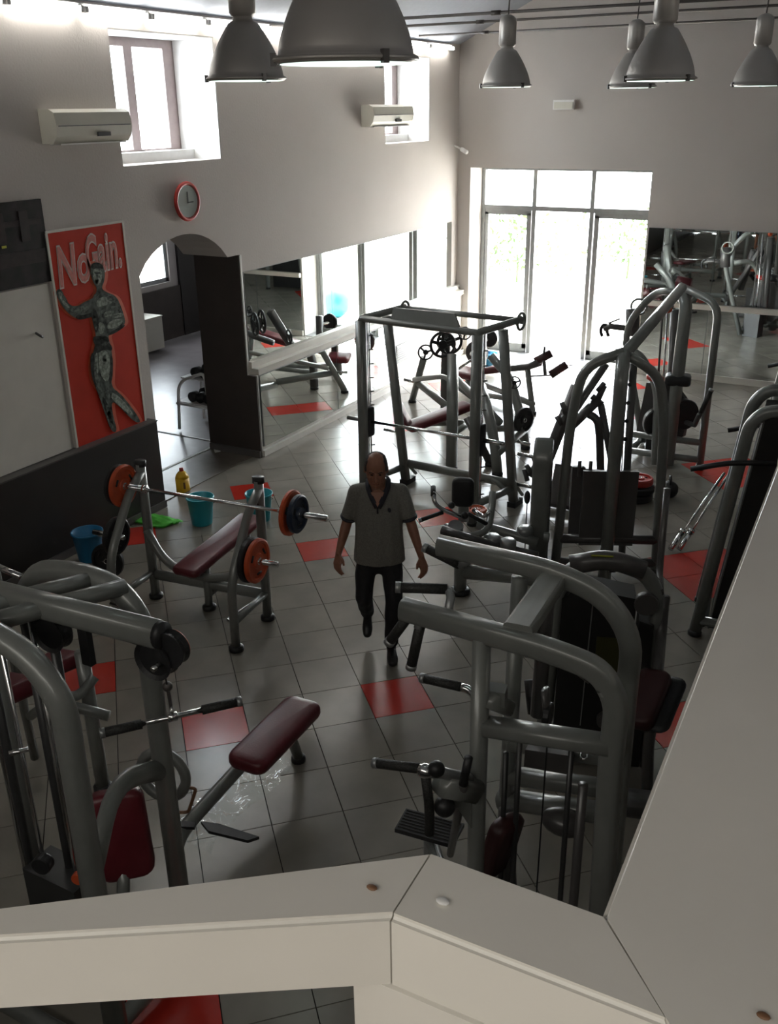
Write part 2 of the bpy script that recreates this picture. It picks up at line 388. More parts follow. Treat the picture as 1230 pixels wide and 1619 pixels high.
obj('pane', [B((SX-.1, 13.76, 1.84), (.01, 1.28, 1.5))], 'glass', w)

# dark wainscot on the near part of the left wall
struct('trim_5', [B((WX+.065, 1.78, .50), (.13, 11.5, 1.0))], 'brown_dark')
struct('trim_6', [B((WX+.068, 1.78, 1.006), (.142, 11.52, .014))], 'cap')
struct('baseboard_left', [B((WX+.14, 1.78, .04), (.02, 11.5, .08))], 'cap')
# lower thicker wall beyond the arch, ledge, radiator boxing
struct('trim_7', [B((WX+.055, 12.5, .53), (.11, 6.2, 1.06))], 'white')
struct('trim_8', [B((WX+.075, 12.5, 1.10), (.17, 6.22, .06)), B((WX+.10, 12.5, 1.135), (.12, 6.22, .02)), B((WX+.03, 12.5, 1.18), (.07, 6.22, .09))], 'cream')
struct('baseboard_far', [B((WX+.145, 12.5, .04), (.05, 6.2, .08)), B((WX+.12, 12.5, .1), (.02, 6.2, .05))], 'cream')
vg = thing('vent_grille', 'grey louvred vent grille low in the white wall beyond the mirror', 'vent', (LX, 13.25, .5))
obj('grille_frame', [B((LX+.005, 13.25, .52), (.02, .36, .28))], 'alu', vg)
for k in range(7): obj('louvre', [B((LX+.018, 13.25, .42+k*.034), (.02, .32, .006), ax=((1, 0, .6), (0, 1, 0), (-.6, 0, 1)))], 'white', vg)
# mirrors
def mirror(y0, y1, z0, z1, x, lab):
    o = thing('wall_mirror', lab, 'mirror', (x, (y0+y1)/2, z0))
    obj('mirror_glass', [B((x+.006, (y0+y1)/2, (z0+z1)/2), (.01, y1-y0-.008, z1-z0))], 'mirror', o)
    obj('mirror_backing', [B((x, (y0+y1)/2, (z0+z1)/2), (.006, y1-y0-.003, z1-z0+.004))], 'alu', o)
ny = [9.42, 11.4, 12.95, 14.1, 15.35]
labs = ['tall wall mirror above the white ledge, nearest the arch', 'wall mirror above the white ledge, second from the arch', 'wall mirror above the white ledge, third from the arch', 'wall mirror above the white ledge, next to the far corner']
for k in range(4): mirror(ny[k], ny[k+1], 1.23, 2.31, WX+.004, labs[k])
labs = ['low wall mirror below the ledge, nearest the arch', 'low wall mirror below the ledge, in the middle', 'narrow low wall mirror below the ledge, beside the vent']
ny = [9.42, 11.25, 12.15, 12.85]
for k in range(3): mirror(ny[k], ny[k+1], .13, 1.05, LX+.014, labs[k])
def mirror_b(x0, x1, z0, z1, lab):
    o = thing('wall_mirror', lab, 'mirror', ((x0+x1)/2, WY, z0))
    obj('mirror_glass', [B(((x0+x1)/2, WY-.012, (z0+z1)/2), (x1-x0-.008, .01, z1-z0))], 'mirror', o)
    obj('mirror_backing', [B(((x0+x1)/2, WY-.004, (z0+z1)/2), (x1-x0-.003, .006, z1-z0+.004))], 'alu', o)
for k, (a, b) in enumerate(((-3.80, -2.75), (-2.75, -1.2), (-1.2, .8))):
    mirror_b(a, b, 1.22, 2.33, 'upper mirror on the end wall, %s' % ('right beside the glass doors', 'behind the multi cable tower', 'at the right edge')[k])
    mirror_b(a, b, .1, 1.12, 'lower mirror on the end wall, %s' % ('right beside the glass doors', 'behind the multi cable tower', 'at the right edge')[k])
struct('trim_9', [B((-1.5, WY-.03, 1.17), (4.6, .07, .08))], 'cream')
struct('baseboard_back', [B((.45, WY-.02, .05), (8.5, .04, .1))], 'cream')

# glass doors
FY = 16.15
dr = thing('door_1', 'x', 'y', (-5.35, FY, 0)); dr['kind'] = 'structure'; del dr['label']; del dr['category']
mx = [-6.87, -5.90, -4.89, -3.83]
fr = [B((-5.35, FY, 2.50), (3.04, .08, .075)), B((-5.35, FY, 3.14), (3.04, .08, .06))]
for x in (mx[0]+.03, mx[1], mx[2], mx[3]-.03): fr.append(B((x, FY, 1.57), (.07, .09, 3.14)))
obj('door_frame', fr, 'alu', dr)
for k in range(3):
    obj('transom_pane', [B(((mx[k]+mx[k+1])/2, FY, 2.82), (mx[k+1]-mx[k]-.08, .01, .58))], 'glass', dr)
for k in (0, 2):
    a, b = mx[k]+.05, mx[k+1]-.05
    lf = obj('door_leaf', [B(((a+b)/2, FY, .08), (b-a, .06, .16)), B(((a+b)/2, FY, 2.42), (b-a, .06, .08)), B((a+.04, FY, 1.25), (.08, .06, 2.34)), B((b-.04, FY, 1.25), (.08, .06, 2.34))], 'alu', dr)
    obj('pane', [B(((a+b)/2, FY, 1.27), (b-a-.14, .01, 2.24))], 'glass', lf)
struct('door_sill', [B((-5.35, 16.0, -.005), (3.04, .8, .03))], 'alu')
# outdoor ground, hedge, fence, ball seen through the doors
struct('ground', [B((-3, 30.0, -.12), (60, 27.2, .1))], 'paving')
def hedge(c, s, n, seed, lab):
    rd = random.Random(seed); g = []
    V = []; F = []
    for k in range(n):
        p = Vector((c[0]+rd.gauss(0, .36)*s[0], c[1]+rd.uniform(-.5, .5)*s[1], c[2]+rd.uniform(-.5, .5)*s[2]))
        a = Vector((rd.uniform(-1, 1), rd.uniform(-1, 1), rd.uniform(-1, 1))).normalized(); b = a.orthogonal().normalized(); r = rd.uniform(.05, .11)
        i = len(V); V += [p-a*r, p+b*r*.45, p+a*r, p-b*r*.45]; F.append((i, i+1, i+2, i+3))
    o = thing('leafy_shrub', lab, 'shrub', (c[0], c[1], 0))
    obj('foliage', [(V, F, False)], 'leaf', o, kind='stuff')
    obj('trunk', [T([(c[0], c[1], -.1), (c[0]+.02, c[1], .3), (c[0], c[1], c[2]*.7)], .03)], 'leaf', o)
hedge((-9.0, 23.5, .95), (2.2, 1.0, 1.5), 560, 3, 'sunlit leafy shrub outside the left glass door')
hedge((-6.6, 25.2, 1.0), (1.8, 1.0, 1.3), 420, 4, 'sunlit leafy shrub outside the middle glass door')
hedge((-4.6, 23.6, 1.25), (1.4, .8, .9), 170, 5, 'sunlit leafy shrub outside the right glass door')
bl = obj('exercise_ball', [sph((-3.25, 17.75, .26), .33, n=28, m=18)], 'aqua'); bl['label'] = 'aqua blue exercise ball outside, seen only in the wall mirror'; bl['category'] = 'ball'
fe = thing('slat_fence', 'pale slatted fence outside, seen in the wall mirror', 'fence', (-2.2, 18.8, 0))
for k in range(14): obj('slat', [B((-3.4+k*.22, 18.8, .85), (.07, .03, 1.7))], 'cream', fe)
obj('rail', [B((-2, 18.83, .4), (3.1, .03, .07)), B((-2, 18.83, 1.4), (3.1, .03, .07))], 'cream', fe)

# small high windows
def window(name, w, lay):
    y0, y1, z0, z1 = w; o = thing(name, 'x', 'y', (WX-.8, (y0+y1)/2, z0)); o['kind'] = 'structure'; del o['label']; del o['category']
    xx = WX-.60; yc, zc = (y0+y1)/2, (z0+z1)/2
    ya, yb = y0-.3, y1-.28
    obj('window_frame', [B((xx, yc, z1-.05), (.07, y1-y0, .10)), B((xx, yc, z0+.06), (.07, y1-y0, .12)), B((xx, y0+.10, zc+.01), (.07, .16, z1-z0-.22)), B((xx, y1-.09, zc+.01), (.07, .18, z1-z0-.22))], 'wframe', o)
    if lay == 1: obj('mullion', [B((xx+.005, 8.46, zc+.01), (.06, .13, z1-z0-.22))], 'wframe', o)
    obj('pane', [B((xx, yc, zc), (.008, y1-y0, z1-z0))], 'glass', o)
    obj('window_sill', [B((xx+.13, yc, z0+.05), (.20, y1-y0-.01, .10))], 'white', o)
window('window_1', W1, 1); window('window_2', W2, 2)
struct('trim_10', [B((WX-.28, W[1]-.008, (W[2]+W[3])/2), (.55, .016, W[3]-W[2])) for W in (W1, W2)] + [B((WX-.28, (W[0]+W[1])/2, W[3]-.008), (.55, W[1]-W[0], .016)) for W in (W1, W2)], 'white')

# mezzanine the picture is taken from, with its cream metal parapet
struct('mezzanine', [B((-3.55, -1.92, 2.45), (7.0, 4.1, .2)), B((2.35, 1.9, 2.45), (4.7, 11.8, .2))], 'plaster_back')
RZ = 3.60
def rail_piece(name, top, dz, lab, edges=(0,)):
    o = thing(name, lab, 'railing', (top[0][0], top[0][1], RZ))
    g = prism([Vector((p[0], p[1], RZ)) for p in top], (0, 0, -dz))
    me = mesh_of(name, [g], WORLD[o.name]); bm = bmesh.new(); bm.from_mesh(me); tv = [Vector((p[0], p[1], RZ))-WORLD[o.name] for p in top]
    def keep(e):
        for i in edges:
            a, b = tv[i], tv[(i+1) % len(tv)]
            if all(min((v.co-a).length, (v.co-b).length) < 1e-4 for v in e.verts): return True
        return False
    bmesh.ops.bevel(bm, geom=[e for e in bm.edges if keep(e)], offset=.004, segments=3, affect='EDGES')
    bm.to_mesh(me); bm.free(); me.polygons.foreach_set('use_smooth', [False]*len(me.polygons)); me.materials.append(M['cream'])
    q = bpy.data.objects.new('cap', me); COL.objects.link(q); q.parent = o; return o
J1a, J1b = P(683, 1344, RZ), P(616, 1449, RZ)     # far / near ends of the first mitre
J2a, J2b = P(951, 1441, RZ), P(1062, 1622, RZ)
A0, A1 = P(0, 1430, RZ), P(0, 1485, RZ)
dA = (A0-J1a); dA2 = (A1-J1b)
r1 = rail_piece('handrail', [J1a, J1b, J1b+dA2*1.8, J1a+dA*1.8], .062, 'cream metal handrail running left from the mitred corner at the bottom', (1, 3))
r2 = rail_piece('handrail', [J1a+Vector((.0012, 0, 0)), J2a-Vector((.0012, 0, 0)), J2b-Vector((.0012, 0, 0)), J1b+Vector((.0012, 0, 0))], .062, 'short cream handrail section with mitred ends at the bottom centre', (0, 2))
E1 = P(1224, 745, RZ); dE = (E1-J2a).normalized()
K1 = J2a + dE*1.02
r3 = rail_piece('handrail', [J2a+Vector((.0012, 0, 0)), K1, K1+Vector((.19, 0, 0)), (J2b.x+.13, J2b.y-.2, 0), J2b+Vector((.0012, -.002, 0))], .062, 'broad cream handrail running away along the right edge')
K2 = K1+dE*.012
r4 = rail_piece('handrail', [K2+Vector((-.004, 0, 0)), K2+dE*3.2, K2+dE*3.2+Vector((.19, 0, 0)), K2+Vector((.19, 0, 0))], .062, 'far length of cream handrail beyond the joint at the right edge')
# parapet panels under the rails
pn = thing('parapet', 'cream metal parapet panel under the short handrail section', 'parapet', (J1b.x, J1b.y, 2.56))
nb = P(553, 1578, RZ-.062)
obj('panel', [prism([(J1b.x-.028, J1b.y-.004, RZ-.062), (J2b.x, J2b.y-.004, RZ-.062), (J2b.x, J2b.y+.03, RZ-.062), (J1b.x-.008, J1b.y+.03, RZ-.062)], (0, 0, -1.0))], 'cream', pn)
pn2 = thing('parapet', 'cream metal parapet panel under the long right handrail', 'parapet', (J2a.x+.05, 2.0, 2.56))
obj('panel', [prism([(J2a.x+.02, J2a.y, RZ-.062), tuple(K2+dE*3.2+Vector((.03, 0, -.062))), tuple(K2+dE*3.2+Vector((.06, 0, -.062))), (J2a.x+.05, J2a.y, RZ-.062)], (0, 0, -1.0))], 'cream', pn2)
for (px, py, s, lab, m) in ((588, 1403, 1, 'small brown chip on the left handrail', 'tanshelf'), (700, 1425, 1.2, 'small white speck on the mitred handrail', 'white'), (1207, 1606, 1, 'small brown chip on the right handrail', 'tanshelf')):
    c = P(px, py, RZ+.0015); o = obj('paint_chip', [sph(c, .0032*s, (1.3, .9, .4), 10, 6)], m); o['label'] = lab; o['category'] = 'chip'

# ================================================================== HIGH FITTINGS
def lamp(x, y, D, lab, z=4.27, wire=True):
    o = thing('pendant_lamp', lab, 'lamp', (x, y, z), 'high bay pendant lamps')
    R = D/2
    prof = [(R*1.0, 0), (R*1.03, .02*D), (R*1.03, .05*D), (R*.985, .06*D)]
    for k in range(1, 15):
        t = k/14; prof.append((R*.985*(1-.60*t**1.5), .06*D + t*.62*D))
    prof += [(R*.33, .70*D), (R*.27, .715*D), (R*.25, .74*D)]
    obj('lamp_shade', [L(prof + [(R*.24, .80*D), (0, .80*D)], (x, y, z), n=40)], 'lampm', o)
    obj('lens', [L([(0, .003), (R*.96, .003), (R*.96, .016), (0, .016)], (x, y, z-.004), n=40)], 'lampg', o)
    obj('rim_band', [ring((x, y, z+.03*D), (0, 0, 1), R*1.035, .008*D*2, 40, 6)], 'lampm', o)
    obj('gear_housing', [L([(0, .76*D), (R*.30, .76*D), (R*.33, .79*D), (R*.35, .80*D), (R*.35, 1.20*D), (R*.33, 1.27*D), (R*.22, 1.32*D), (R*.10, 1.345*D), (0, 1.35*D)], (x, y, z), n=28)], 'lampm', o)
    for a in (.4, 2.5, 4.6):
        c = Vector((x+math.cos(a-.9)*R*1.05, y+math.sin(a-.9)*R*1.05, z+.03*D)); obj('clip', [B(c, (.045*D, .045*D, .09*D), a-.9)], 'frame_dk', o)
    obj('cable', [T([(x, y, z+1.33*D), (x+.02, y, z+1.36*D+.35), (x-.01, y, z+1.36*D+.7), (x, y, gz(x)+.02)], .007, 6, .2)], 'wire', o)
for (px, w_, py, lab) in ((390, 119, 128, 'spun metal pendant lamp hanging in front of the left window'), (547, 217, 101, 'largest pendant lamp, cut off by the top edge'),
                          (800, 76, 138, 'pendant lamp over the glass doors, on a thin cable'), (1043, 107, 128, 'pendant lamp with thick housing overlapping a smaller one'),
                          (1197, 76, 136, 'pendant lamp at the right edge'), (999, 72, 139, 'pendant lamp half hidden behind a bigger one')):
    c = P(px, py, 4.27) if False else CP + ray(px, py)*(FOC*.5/w_)
    lamp(c.x, c.y, .5, lab, c.z)
o = thing('fluorescent_batten', 'x', 'lamp', (WX+.08, 4, 4.95)); bpy.data.objects.remove(o)
tl = ['first', 'second', 'third', 'fourth', 'fifth', 'sixth', 'seventh', 'eighth', 'ninth', 'tenth', 'eleventh', 'twelfth', 'thirteenth']
def fluo(x, y0, z, s, lab):
    o = thing('fluorescent_tube', lab, 'lamp', (x, y0+.44, z), 'fluorescent tubes')
    obj('tube', [T([(x, y0+.05, z), (x, y0+.83, z)], .024, 12)], 'tube_dim' if s > 0 else 'tube', o)
    for e in (.025, .855): obj('end_cap', [B((x, y0+e, z), (.05, .04, .05))], 'white', o)
    obj('housing', [B((x-.055*s, y0+.44, z+.03), (.06, .85, .04))], 'white', o)
    if not s: obj('suspension', [T([(x, y0+.44, z+.04), (x, y0+.44, gz(x)+.02)], .006, 6)], 'wire', o)
for k in range(-2, 9):
    y0 = 7.22 + .885*k
    lab_ = 'lit fluorescent tube along the left wall, %s counted from the end wall' % tl[8-k]
    fluo(WX+.09, y0, 4.955, 1, lab_)
# air conditioners
def aircon(y0, y1, z0, z1, lab):
    yc = (y0+y1)/2; o = thing('air_conditioner', lab, 'air conditioner', (WX, yc, z0))
    zc = (z0+z1)/2; h = z1-z0
    prof = [(WX+.002, z0), (WX+.14, z0), (WX+.19, z0+.06), (WX+.21, zc), (WX+.19, z1-.03), (WX+.13, z1), (WX+.002, z1)]
    obj('body', [prism([(x, y0, z) for x, z in prof], (0, y1-y0, 0))], 'acp', o)
    obj('seam', [T([(WX+.21, y0+.02, zc+.005), (WX+.21, y1-.02, zc+.005)], .004, 6)], 'acd', o)
    obj('air_vane', [B((WX+.10, yc, z0-.004), (.14, y1-y0-.12, .012))], 'white', o)
    obj('display', [B((WX+.205, y0+(y1-y0)*.60, z0+h*.25), (.02, .16, .035))], 'acd', o)
aircon(6.60, 7.56, 3.84, 4.13, 'cream wall air conditioner beside the left window')
aircon(12.35, 13.55, 3.87, 4.15, 'cream wall air conditioner below the far left window')
ck = thing('wall_clock', 'round wall clock with a red rim above the arch', 'clock', (WX, 8.42, 3.19))
obj('rim', [ring((WX+.045, 8.47, 3.20), (1, 0, 0), .185, .022, 40, 10)], 'red', ck)
obj('dial', [disc((WX+.03, 8.47, 3.20), (1, 0, 0), .18, .04, 40)], 'white', ck)
obj('hand', [B((WX+.055, 8.47, 3.24), (.006, .012, .12)), B((WX+.055, 8.51, 3.19), (.006, .10, .012))], 'acd', ck)
obj('glass_cover', [disc((WX+.062, 8.47, 3.20), (1, 0, 0), .175, .004, 40)], 'glass', ck)
ex = thing('emergency_light', 'small white emergency light box on the end wall', 'light', (-5.24, WY, 4.1))
obj('housing', [B((-5.28, WY-.04, 4.12), (.34, .08, .14))], 'white', ex); obj('diffuser', [B((-5.28, WY-.085, 4.11), (.30, .02, .10))], 'acp', ex)
sp = thing('security_camera', 'small security camera on the corner by the glass doors', 'camera', (WX+.03, 15.4, 3.4))
c = PY(730, 236, 15.35); obj('bracket', [T([(WX, c.y+.1, c.z+.05), tuple(c)], .015)], 'white', sp); obj('camera_body', [T([tuple(c), (c.x+.14, c.y-.12, c.z-.04)], .035, 12)], 'white', sp)
# tie rods
for k, (a, b, y) in enumerate((((640, 22), (1224, 2), 10.18), ((640, 36), (1224, 15), 12.2), ((662, 52), (1224, 34), 13.9))):
    p, q = PY(*a, y), PY(*b, y); d = (q-p)/(q.x-p.x)
    s = p + d*(WX+.2-p.x)
    zz = (p.z+q.z)/2
    o = thing('tie_rod', 'thin steel tie rod across the hall, %s from the top' % tl[k], 'rod', (RIDX, y, zz), 'roof tie rods')
    xl = max(WX, (zz-EAVE)/SLOPE+WX); 
    xr = RIDX+(gz(RIDX)-zz)/SLOPE
    obj('rod', [T([(xl+.03, y, zz), (xr-.05, y, zz)], .016, 8)], 'wire', o)
    obj('coupler', [T([(p.x+1.0, y, zz), (p.x+1.10, y, zz)], .024, 8)], 'wire', o)

# ================================================================== POSTER AND PICTURE
pic = thing('framed_photo', 'dark photo print above the white wall panel at the left edge', 'picture', (WX, 5.5, 2.68))
obj('print', [B((WX+.015, 5.3, 3.02), (.03, 2.33, .73))], 'photo', pic)
obj('shelf_band', [B((WX+.032, 5.3, 2.90), (.006, 2.25, .12)), B((WX+.032, 5.3, 3.2), (.006, 2.25, .05))], 'photo2', pic)
for k in range(5): obj('figure', [B((WX+.034, 5.15+k*.27, 3.17), (.004, .10, .26))], 'photo2', pic)
obj('logo', [B((WX+.036, 5.97, 3.02), (.004, .05, .02))], 'lime', pic)
pl = obj('wall_panel', [B((WX+.012, 4.9, 1.83), (.024, 3.0, 1.62)), ], 'cream'); pl['kind'] = 'structure'; pl.name = 'trim_11'; WORLD['trim_11'] = Vector((0, 0, 0))
hk = obj('wall_hook', [T([(WX+.02, 6.18, 2.22), (WX+.07, 6.18, 2.20), (WX+.07, 6.21, 2.18)], .012, 8)], 'frame_dk'); hk['label'] = 'small dark hook on the white panel left of the poster'; hk['category'] = 'hook'
PYa, PYb, PZa, PZb = 6.475, 7.45, 1.0, 3.08
po = thing('wall_poster', 'tall red poster of a flexing bodybuilder reading No Gain.', 'poster', (WX, (PYa+PYb)/2, 1))
obj('sheet', [B((WX+.028, (PYa+PYb)/2, (PZa+PZb)/2), (.012, PYb-PYa, PZb-PZa))], 'poster', po)
obj('frame', [B((WX+.02, PYa-.012, (PZa+PZb)/2), (.04, .024, PZb-PZa)), B((WX+.02, PYb+.012, (PZa+PZb)/2), (.04, .024, PZb-PZa)), B((WX+.02, (PYa+PYb)/2, PZb+.01), (.04, PYb-PYa+.04, .02))], 'cream', po)
def onp(px, py, dx): return PX(px, py, WX+.034+dx)
def flat(name, poly, dx, m, lab=None):
    for _ in range(2):
        poly = [q for i in range(len(poly)) for q in ((poly[i-1][0]*.75+poly[i][0]*.25, poly[i-1][1]*.75+poly[i][1]*.25), (poly[i-1][0]*.25+poly[i][0]*.75, poly[i-1][1]*.25+poly[i][1]*.75))]
    pts = [onp(a, b, dx) for a, b in poly]
    from mathutils.geometry import tessellate_polygon
    tri = [tuple(t) for t in tessellate_polygon([pts])]; n = len(pts)
    V = pts + [p+Vector((.0015, 0, 0)) for p in pts]
    obj(name, [(V, tri + [tuple(i+n for i in t) for t in tri] + [(i, (i+1) % n, (i+1) % n+n, i+n) for i in range(n)], False)], m, po, lab)
# figure, traced as flat print in photo pixels
fig = [(143, 418), (152, 414), (162, 418), (166, 430), (165, 444), (160, 456), (168, 462), (184, 468), (191, 484), (198, 505), (197, 514), (180, 524), (170, 530), (175, 546), (178, 566), (177, 590), (176, 612), (190, 622), (205, 640), (216, 655), (223, 668), (214, 668), (200, 655), (186, 640), (176, 634), (178, 655), (186, 683), (176, 683), (166, 655), (158, 630), (150, 610), (144, 588), (145, 565), (150, 548), (152, 532), (148, 515), (144, 497), (136, 503), (122, 505), (106, 494), (94, 478), (88, 462), (92, 456), (99, 460), (102, 472), (112, 484), (124, 484), (132, 478), (142, 474), (150, 468), (154, 456), (147, 446), (143, 432)]
halo = [(x+(-5 if x < 155 else 5), y+(0 if 420 < y < 660 else (4 if y > 500 else -3))) for x, y in fig]
flat('halo_print', halo, .000, 'posterglow'); flat('figure_print', fig, .010, 'posterbody')
for poly, m in (([(143, 418), (152, 414), (162, 418), (164, 426), (155, 423), (146, 426)], 'posterdk'), ([(150, 544), (174, 540), (179, 556), (166, 552), (154, 558), (147, 562)], 'posterdk'),
                ([(143, 560), (150, 556), (148, 590), (154, 616), (148, 606), (143, 585)], 'posterdk'), ([(174, 560), (179, 566), (178, 600), (172, 612)], 'posterdk'), ([(160, 624), (168, 634), (178, 660), (180, 676), (170, 660)], 'posterdk'),
                ([(180, 522), (198, 512), (196, 518), (176, 530), (168, 530)], 'posterdk'), ([(120, 498), (134, 498), (144, 494), (148, 500), (136, 504), (122, 506)], 'posterdk'), ([(146, 486), (152, 490), (158, 512), (152, 530), (148, 512)], 'posterdk'),
                ([(147, 424), (160, 426), (162, 438), (157, 452), (151, 450), (147, 438)], 'posterlt'), ([(149, 429), (160, 431), (160, 434), (149, 433)], 'posterdk'),
                ([(152, 474), (166, 468), (180, 474), (176, 480), (162, 484), (153, 486)], 'posterlt'), ([(160, 488), (184, 482), (192, 492), (186, 500), (168, 506), (158, 500)], 'postermid'),
                ([(163, 494), (176, 490), (178, 500), (166, 504)], 'posterlt'), ([(172, 508), (192, 502), (194, 512), (178, 520), (168, 520)], 'posterlt'),
                ([(108, 488), (122, 486), (136, 482), (142, 488), (130, 496), (118, 498)], 'postermid'), ([(116, 490), (132, 488), (128, 494), (118, 495)], 'posterlt'), ([(91, 460), (98, 463), (104, 478), (112, 487), (104, 486), (95, 474)], 'posterlt'),
                ([(154, 508), (166, 512), (164, 526), (157, 530)], 'posterlt'), ([(156, 556), (168, 553), (174, 566), (174, 590), (170, 606), (160, 596), (156, 575)], 'posterlt'), ([(162, 562), (168, 560), (168, 580), (163, 585)], 'postermid'),
                ([(148, 575), (153, 573), (155, 600), (164, 622), (158, 622), (149, 600)], 'postermid'), ([(172, 618), (188, 626), (202, 642), (212, 656), (206, 657), (190, 643), (176, 630)], 'posterlt'),
                ([(166, 640), (172, 640), (178, 668), (180, 681), (175, 680), (168, 658)], 'postermid'), ([(146, 500), (152, 498), (154, 520), (150, 522)], 'postermid'), ([(168, 466), (186, 472), (190, 484), (180, 478), (168, 474)], 'postermid'), ([(176, 496), (194, 494), (195, 500), (180, 504)], 'posterlt'),
                ([(156, 532), (168, 534), (171, 545), (160, 548)], 'postermid'), ([(150, 560), (154, 556), (156, 590), (152, 590)], 'posterlt'), ([(166, 612), (174, 610), (178, 626), (172, 632), (166, 626)], 'postermid'),
                ([(100, 464), (108, 478), (104, 480), (97, 470)], 'postermid'), ([(146, 470), (152, 462), (158, 466), (152, 474)], 'postermid'), ([(149, 441), (157, 441), (154, 450), (151, 449)], 'postermid'),
                ([(151, 436), (155, 435), (155, 441), (152, 441)], 'postermid'), ([(180, 482), (190, 486), (193, 496), (186, 490)], 'postermid'), ([(146, 533), (154, 531), (170, 531), (174, 541), (160, 543), (150, 548)], 'posterdk')):
    flat('tone_print', poly, .012, m)
def lettering():
    for txt, y0, z0, size, sx in (('No', PYa+.045, 2.585, .52, .60), ('Gain.', PYa+.42, 2.655, .50, .45)):
        for nm, off, m, dx in (('lettering_outline', .022, 'letedge', .0365), ('lettering', .006, 'lettering', .0385)):
            cu = bpy.data.curves.new(nm, 'FONT'); cu.body = txt; cu.size = size; cu.offset = off; cu.extrude = .0008; cu.resolution_u = 3; cu.shear = .12; cu.space_character = 1.04
            tmp = bpy.data.objects.new('t', cu); COL.objects.link(tmp); bpy.context.view_layer.update()
            me = bpy.data.meshes.new_from_object(tmp.evaluated_get(bpy.context.evaluated_depsgraph_get())); bpy.data.objects.remove(tmp)
            ox = Vector(WORLD[po.name])
            for v in me.vertices:
                x, y, z = v.co; v.co = Vector((WX+dx+z, y0 + x*sx, z0 + y*1.0 + x*sx*.04)) - ox
            me.materials.clear(); me.materials.append(M[m]); q = bpy.data.objects.new(nm, me); COL.objects.link(q); q.parent = po
lettering()

# ================================================================== GYM MACHINES
XV, YV, ZV = Vector((1, 0, 0)), Vector((0, 1, 0)), Vector((0, 0, 1))
def foot(t, p, r=.05): obj('rubber_foot', [L([(r*.8, 0), (r*1.25, .004), (r*1.25, .035), (r*.9, .05)], (p[0], p[1], 0), n=14)], 'black', t)
def plate(c, axis, R, th, m, lab, group=None, hole=0):
    c = Vector(c); o = thing('weight_plate', lab, 'weight plate', c, group)
    u, v, a = basis(axis)
    if hole:            # spoked plate with grip openings
        g = [ring(c, axis, R*.90, R*.11, 28, 8), disc(c, axis, R*.34, th, 16)]
        for k in range(hole):
            t = 2*math.pi*k/hole+.3; d = u*math.cos(t)+v*math.sin(t); g.append(T([c+d*R*.25, c+d*R*.9], R*.13, 8, h=th*.35, up=tuple(a)))
        obj('plate_body', g, m, o)
    else:
        obj('plate_body', [L([(R*.16, -th/2), (R*.92, -th/2), (R, -th*.3), (R, th*.3), (R*.92, th/2), (R*.80, th/2), (R*.78, th*.22), (R*.36, th*.22), (R*.33, th/2), (R*.16, th/2)], c, axis, 36, False)], m, o)
        obj('hub_ring', [ring(c+a*th*.5, axis, R*.14, R*.03, 18, 6)], 'chrome', o)
        for k in range(3):
            t = 2*math.pi*k/3+.5; d = u*math.cos(t)+v*math.sin(t)
            obj('grip_slot', [T([c+d*R*.57+a*(th*.2)-d.cross(a)*R*.16, c+d*R*.57+a*(th*.26)+d.cross(a)*R*.16], R*.07, 8, h=R*.05)], 'black', o)
    return o
def peg(t, p, q, r=.024): return obj('plate_peg', [T([p, q], r, 12)], 'chrome', t)
def grip(t, p, q, r=.02, name='grip'): 
    o = obj(name, [T([p, q], r, 12)], 'grip', t); p, q = Vector(p), Vector(q); d = (q-p).normalized()
    obj('end_plug', [T([q, q+d*.022], r*1.08, 12)], 'alu', o); return o

# ---------------------------------------------------------------- olympic bench with loaded bar
cR, cL = -3.865, -5.022
fr = lambda px, py: PD(px, py, .995, .095, cR)
fl_ = lambda px, py: PD(px, py, .995, .095, cL)
bx, by = Vector((.9955, .095, 0)), Vector((-.095, .9955, 0))       # across / along the bench
t = thing('olympic_bench', 'silver grey bench press rack with burgundy pad, in the middle left of the floor', 'weight bench', (-5.0, 5.85, 0))
Rb, Lb, Rn = Vector((-4.45, 5.92, 0)), Vector((-5.60, 5.79, 0)), Vector((-4.38, 5.37, 0))
Ln = Lb + (Rn-Rb) + Vector((-.02, 0, 0))
for b, n_ in ((Rb, Rn), (Lb, Ln)):
    obj('upright', [T([b+ZV*.04, b+ZV*1.02, b-by*.0+ZV*1.30], .036, 12, h=.05, up=tuple(by))], 'frame', t)
    obj('front_leg', [T([n_+ZV*.04, n_+ZV*.62, n_*.35+b*.65+ZV*1.10, b+ZV*1.22], .038, 12, .18, up=tuple(by))], 'frame', t)
    obj('side_stretcher', [T([n_+ZV*.26, b+ZV*.26], .03)], 'frame', t)
    foot(t, b); foot(t, n_)
    obj('upright_cap', [T([b+ZV*1.28, b+ZV*1.33], .045, 12, h=.055)], 'black', t)
    obj('bar_hook', [T([b-by*.04+ZV*1.10, b-by*.12+ZV*1.10, b-by*.13+ZV*1.17], .018, 8, .03)], 'black', t)
mid = (Rb+Lb)/2 - by*.02
obj('cross_beam', [T([Lb+ZV*.24, Rb+ZV*.24], .035, 12, h=.05)], 'frame', t)
obj('curved_brace', [T([Lb+ZV*.68-by*.02, Lb+bx*.18+ZV*.42-by*.06, mid-by*.1+ZV*.34, Rb-bx*.18+ZV*.42-by*.06, Rb+ZV*.68-by*.02], .038, 12, .25)], 'frame', t)
obj('centre_post', [T([mid+ZV*.04, mid+ZV*.40], .035)], 'frame', t); foot(t, mid)
pa, pb = Vector((-5.08, 5.60, .44)), Vector((-5.16, 6.75, .52))
d = (pb-pa); obj('bench_pad', [pad((pa+pb)/2, d, bx, d.length, .27, .075)], 'pad', t)
obj('pad_beam', [T([pa-ZV*.07+by*.1, pb-ZV*.07-by*.1], .03)], 'frame', t)
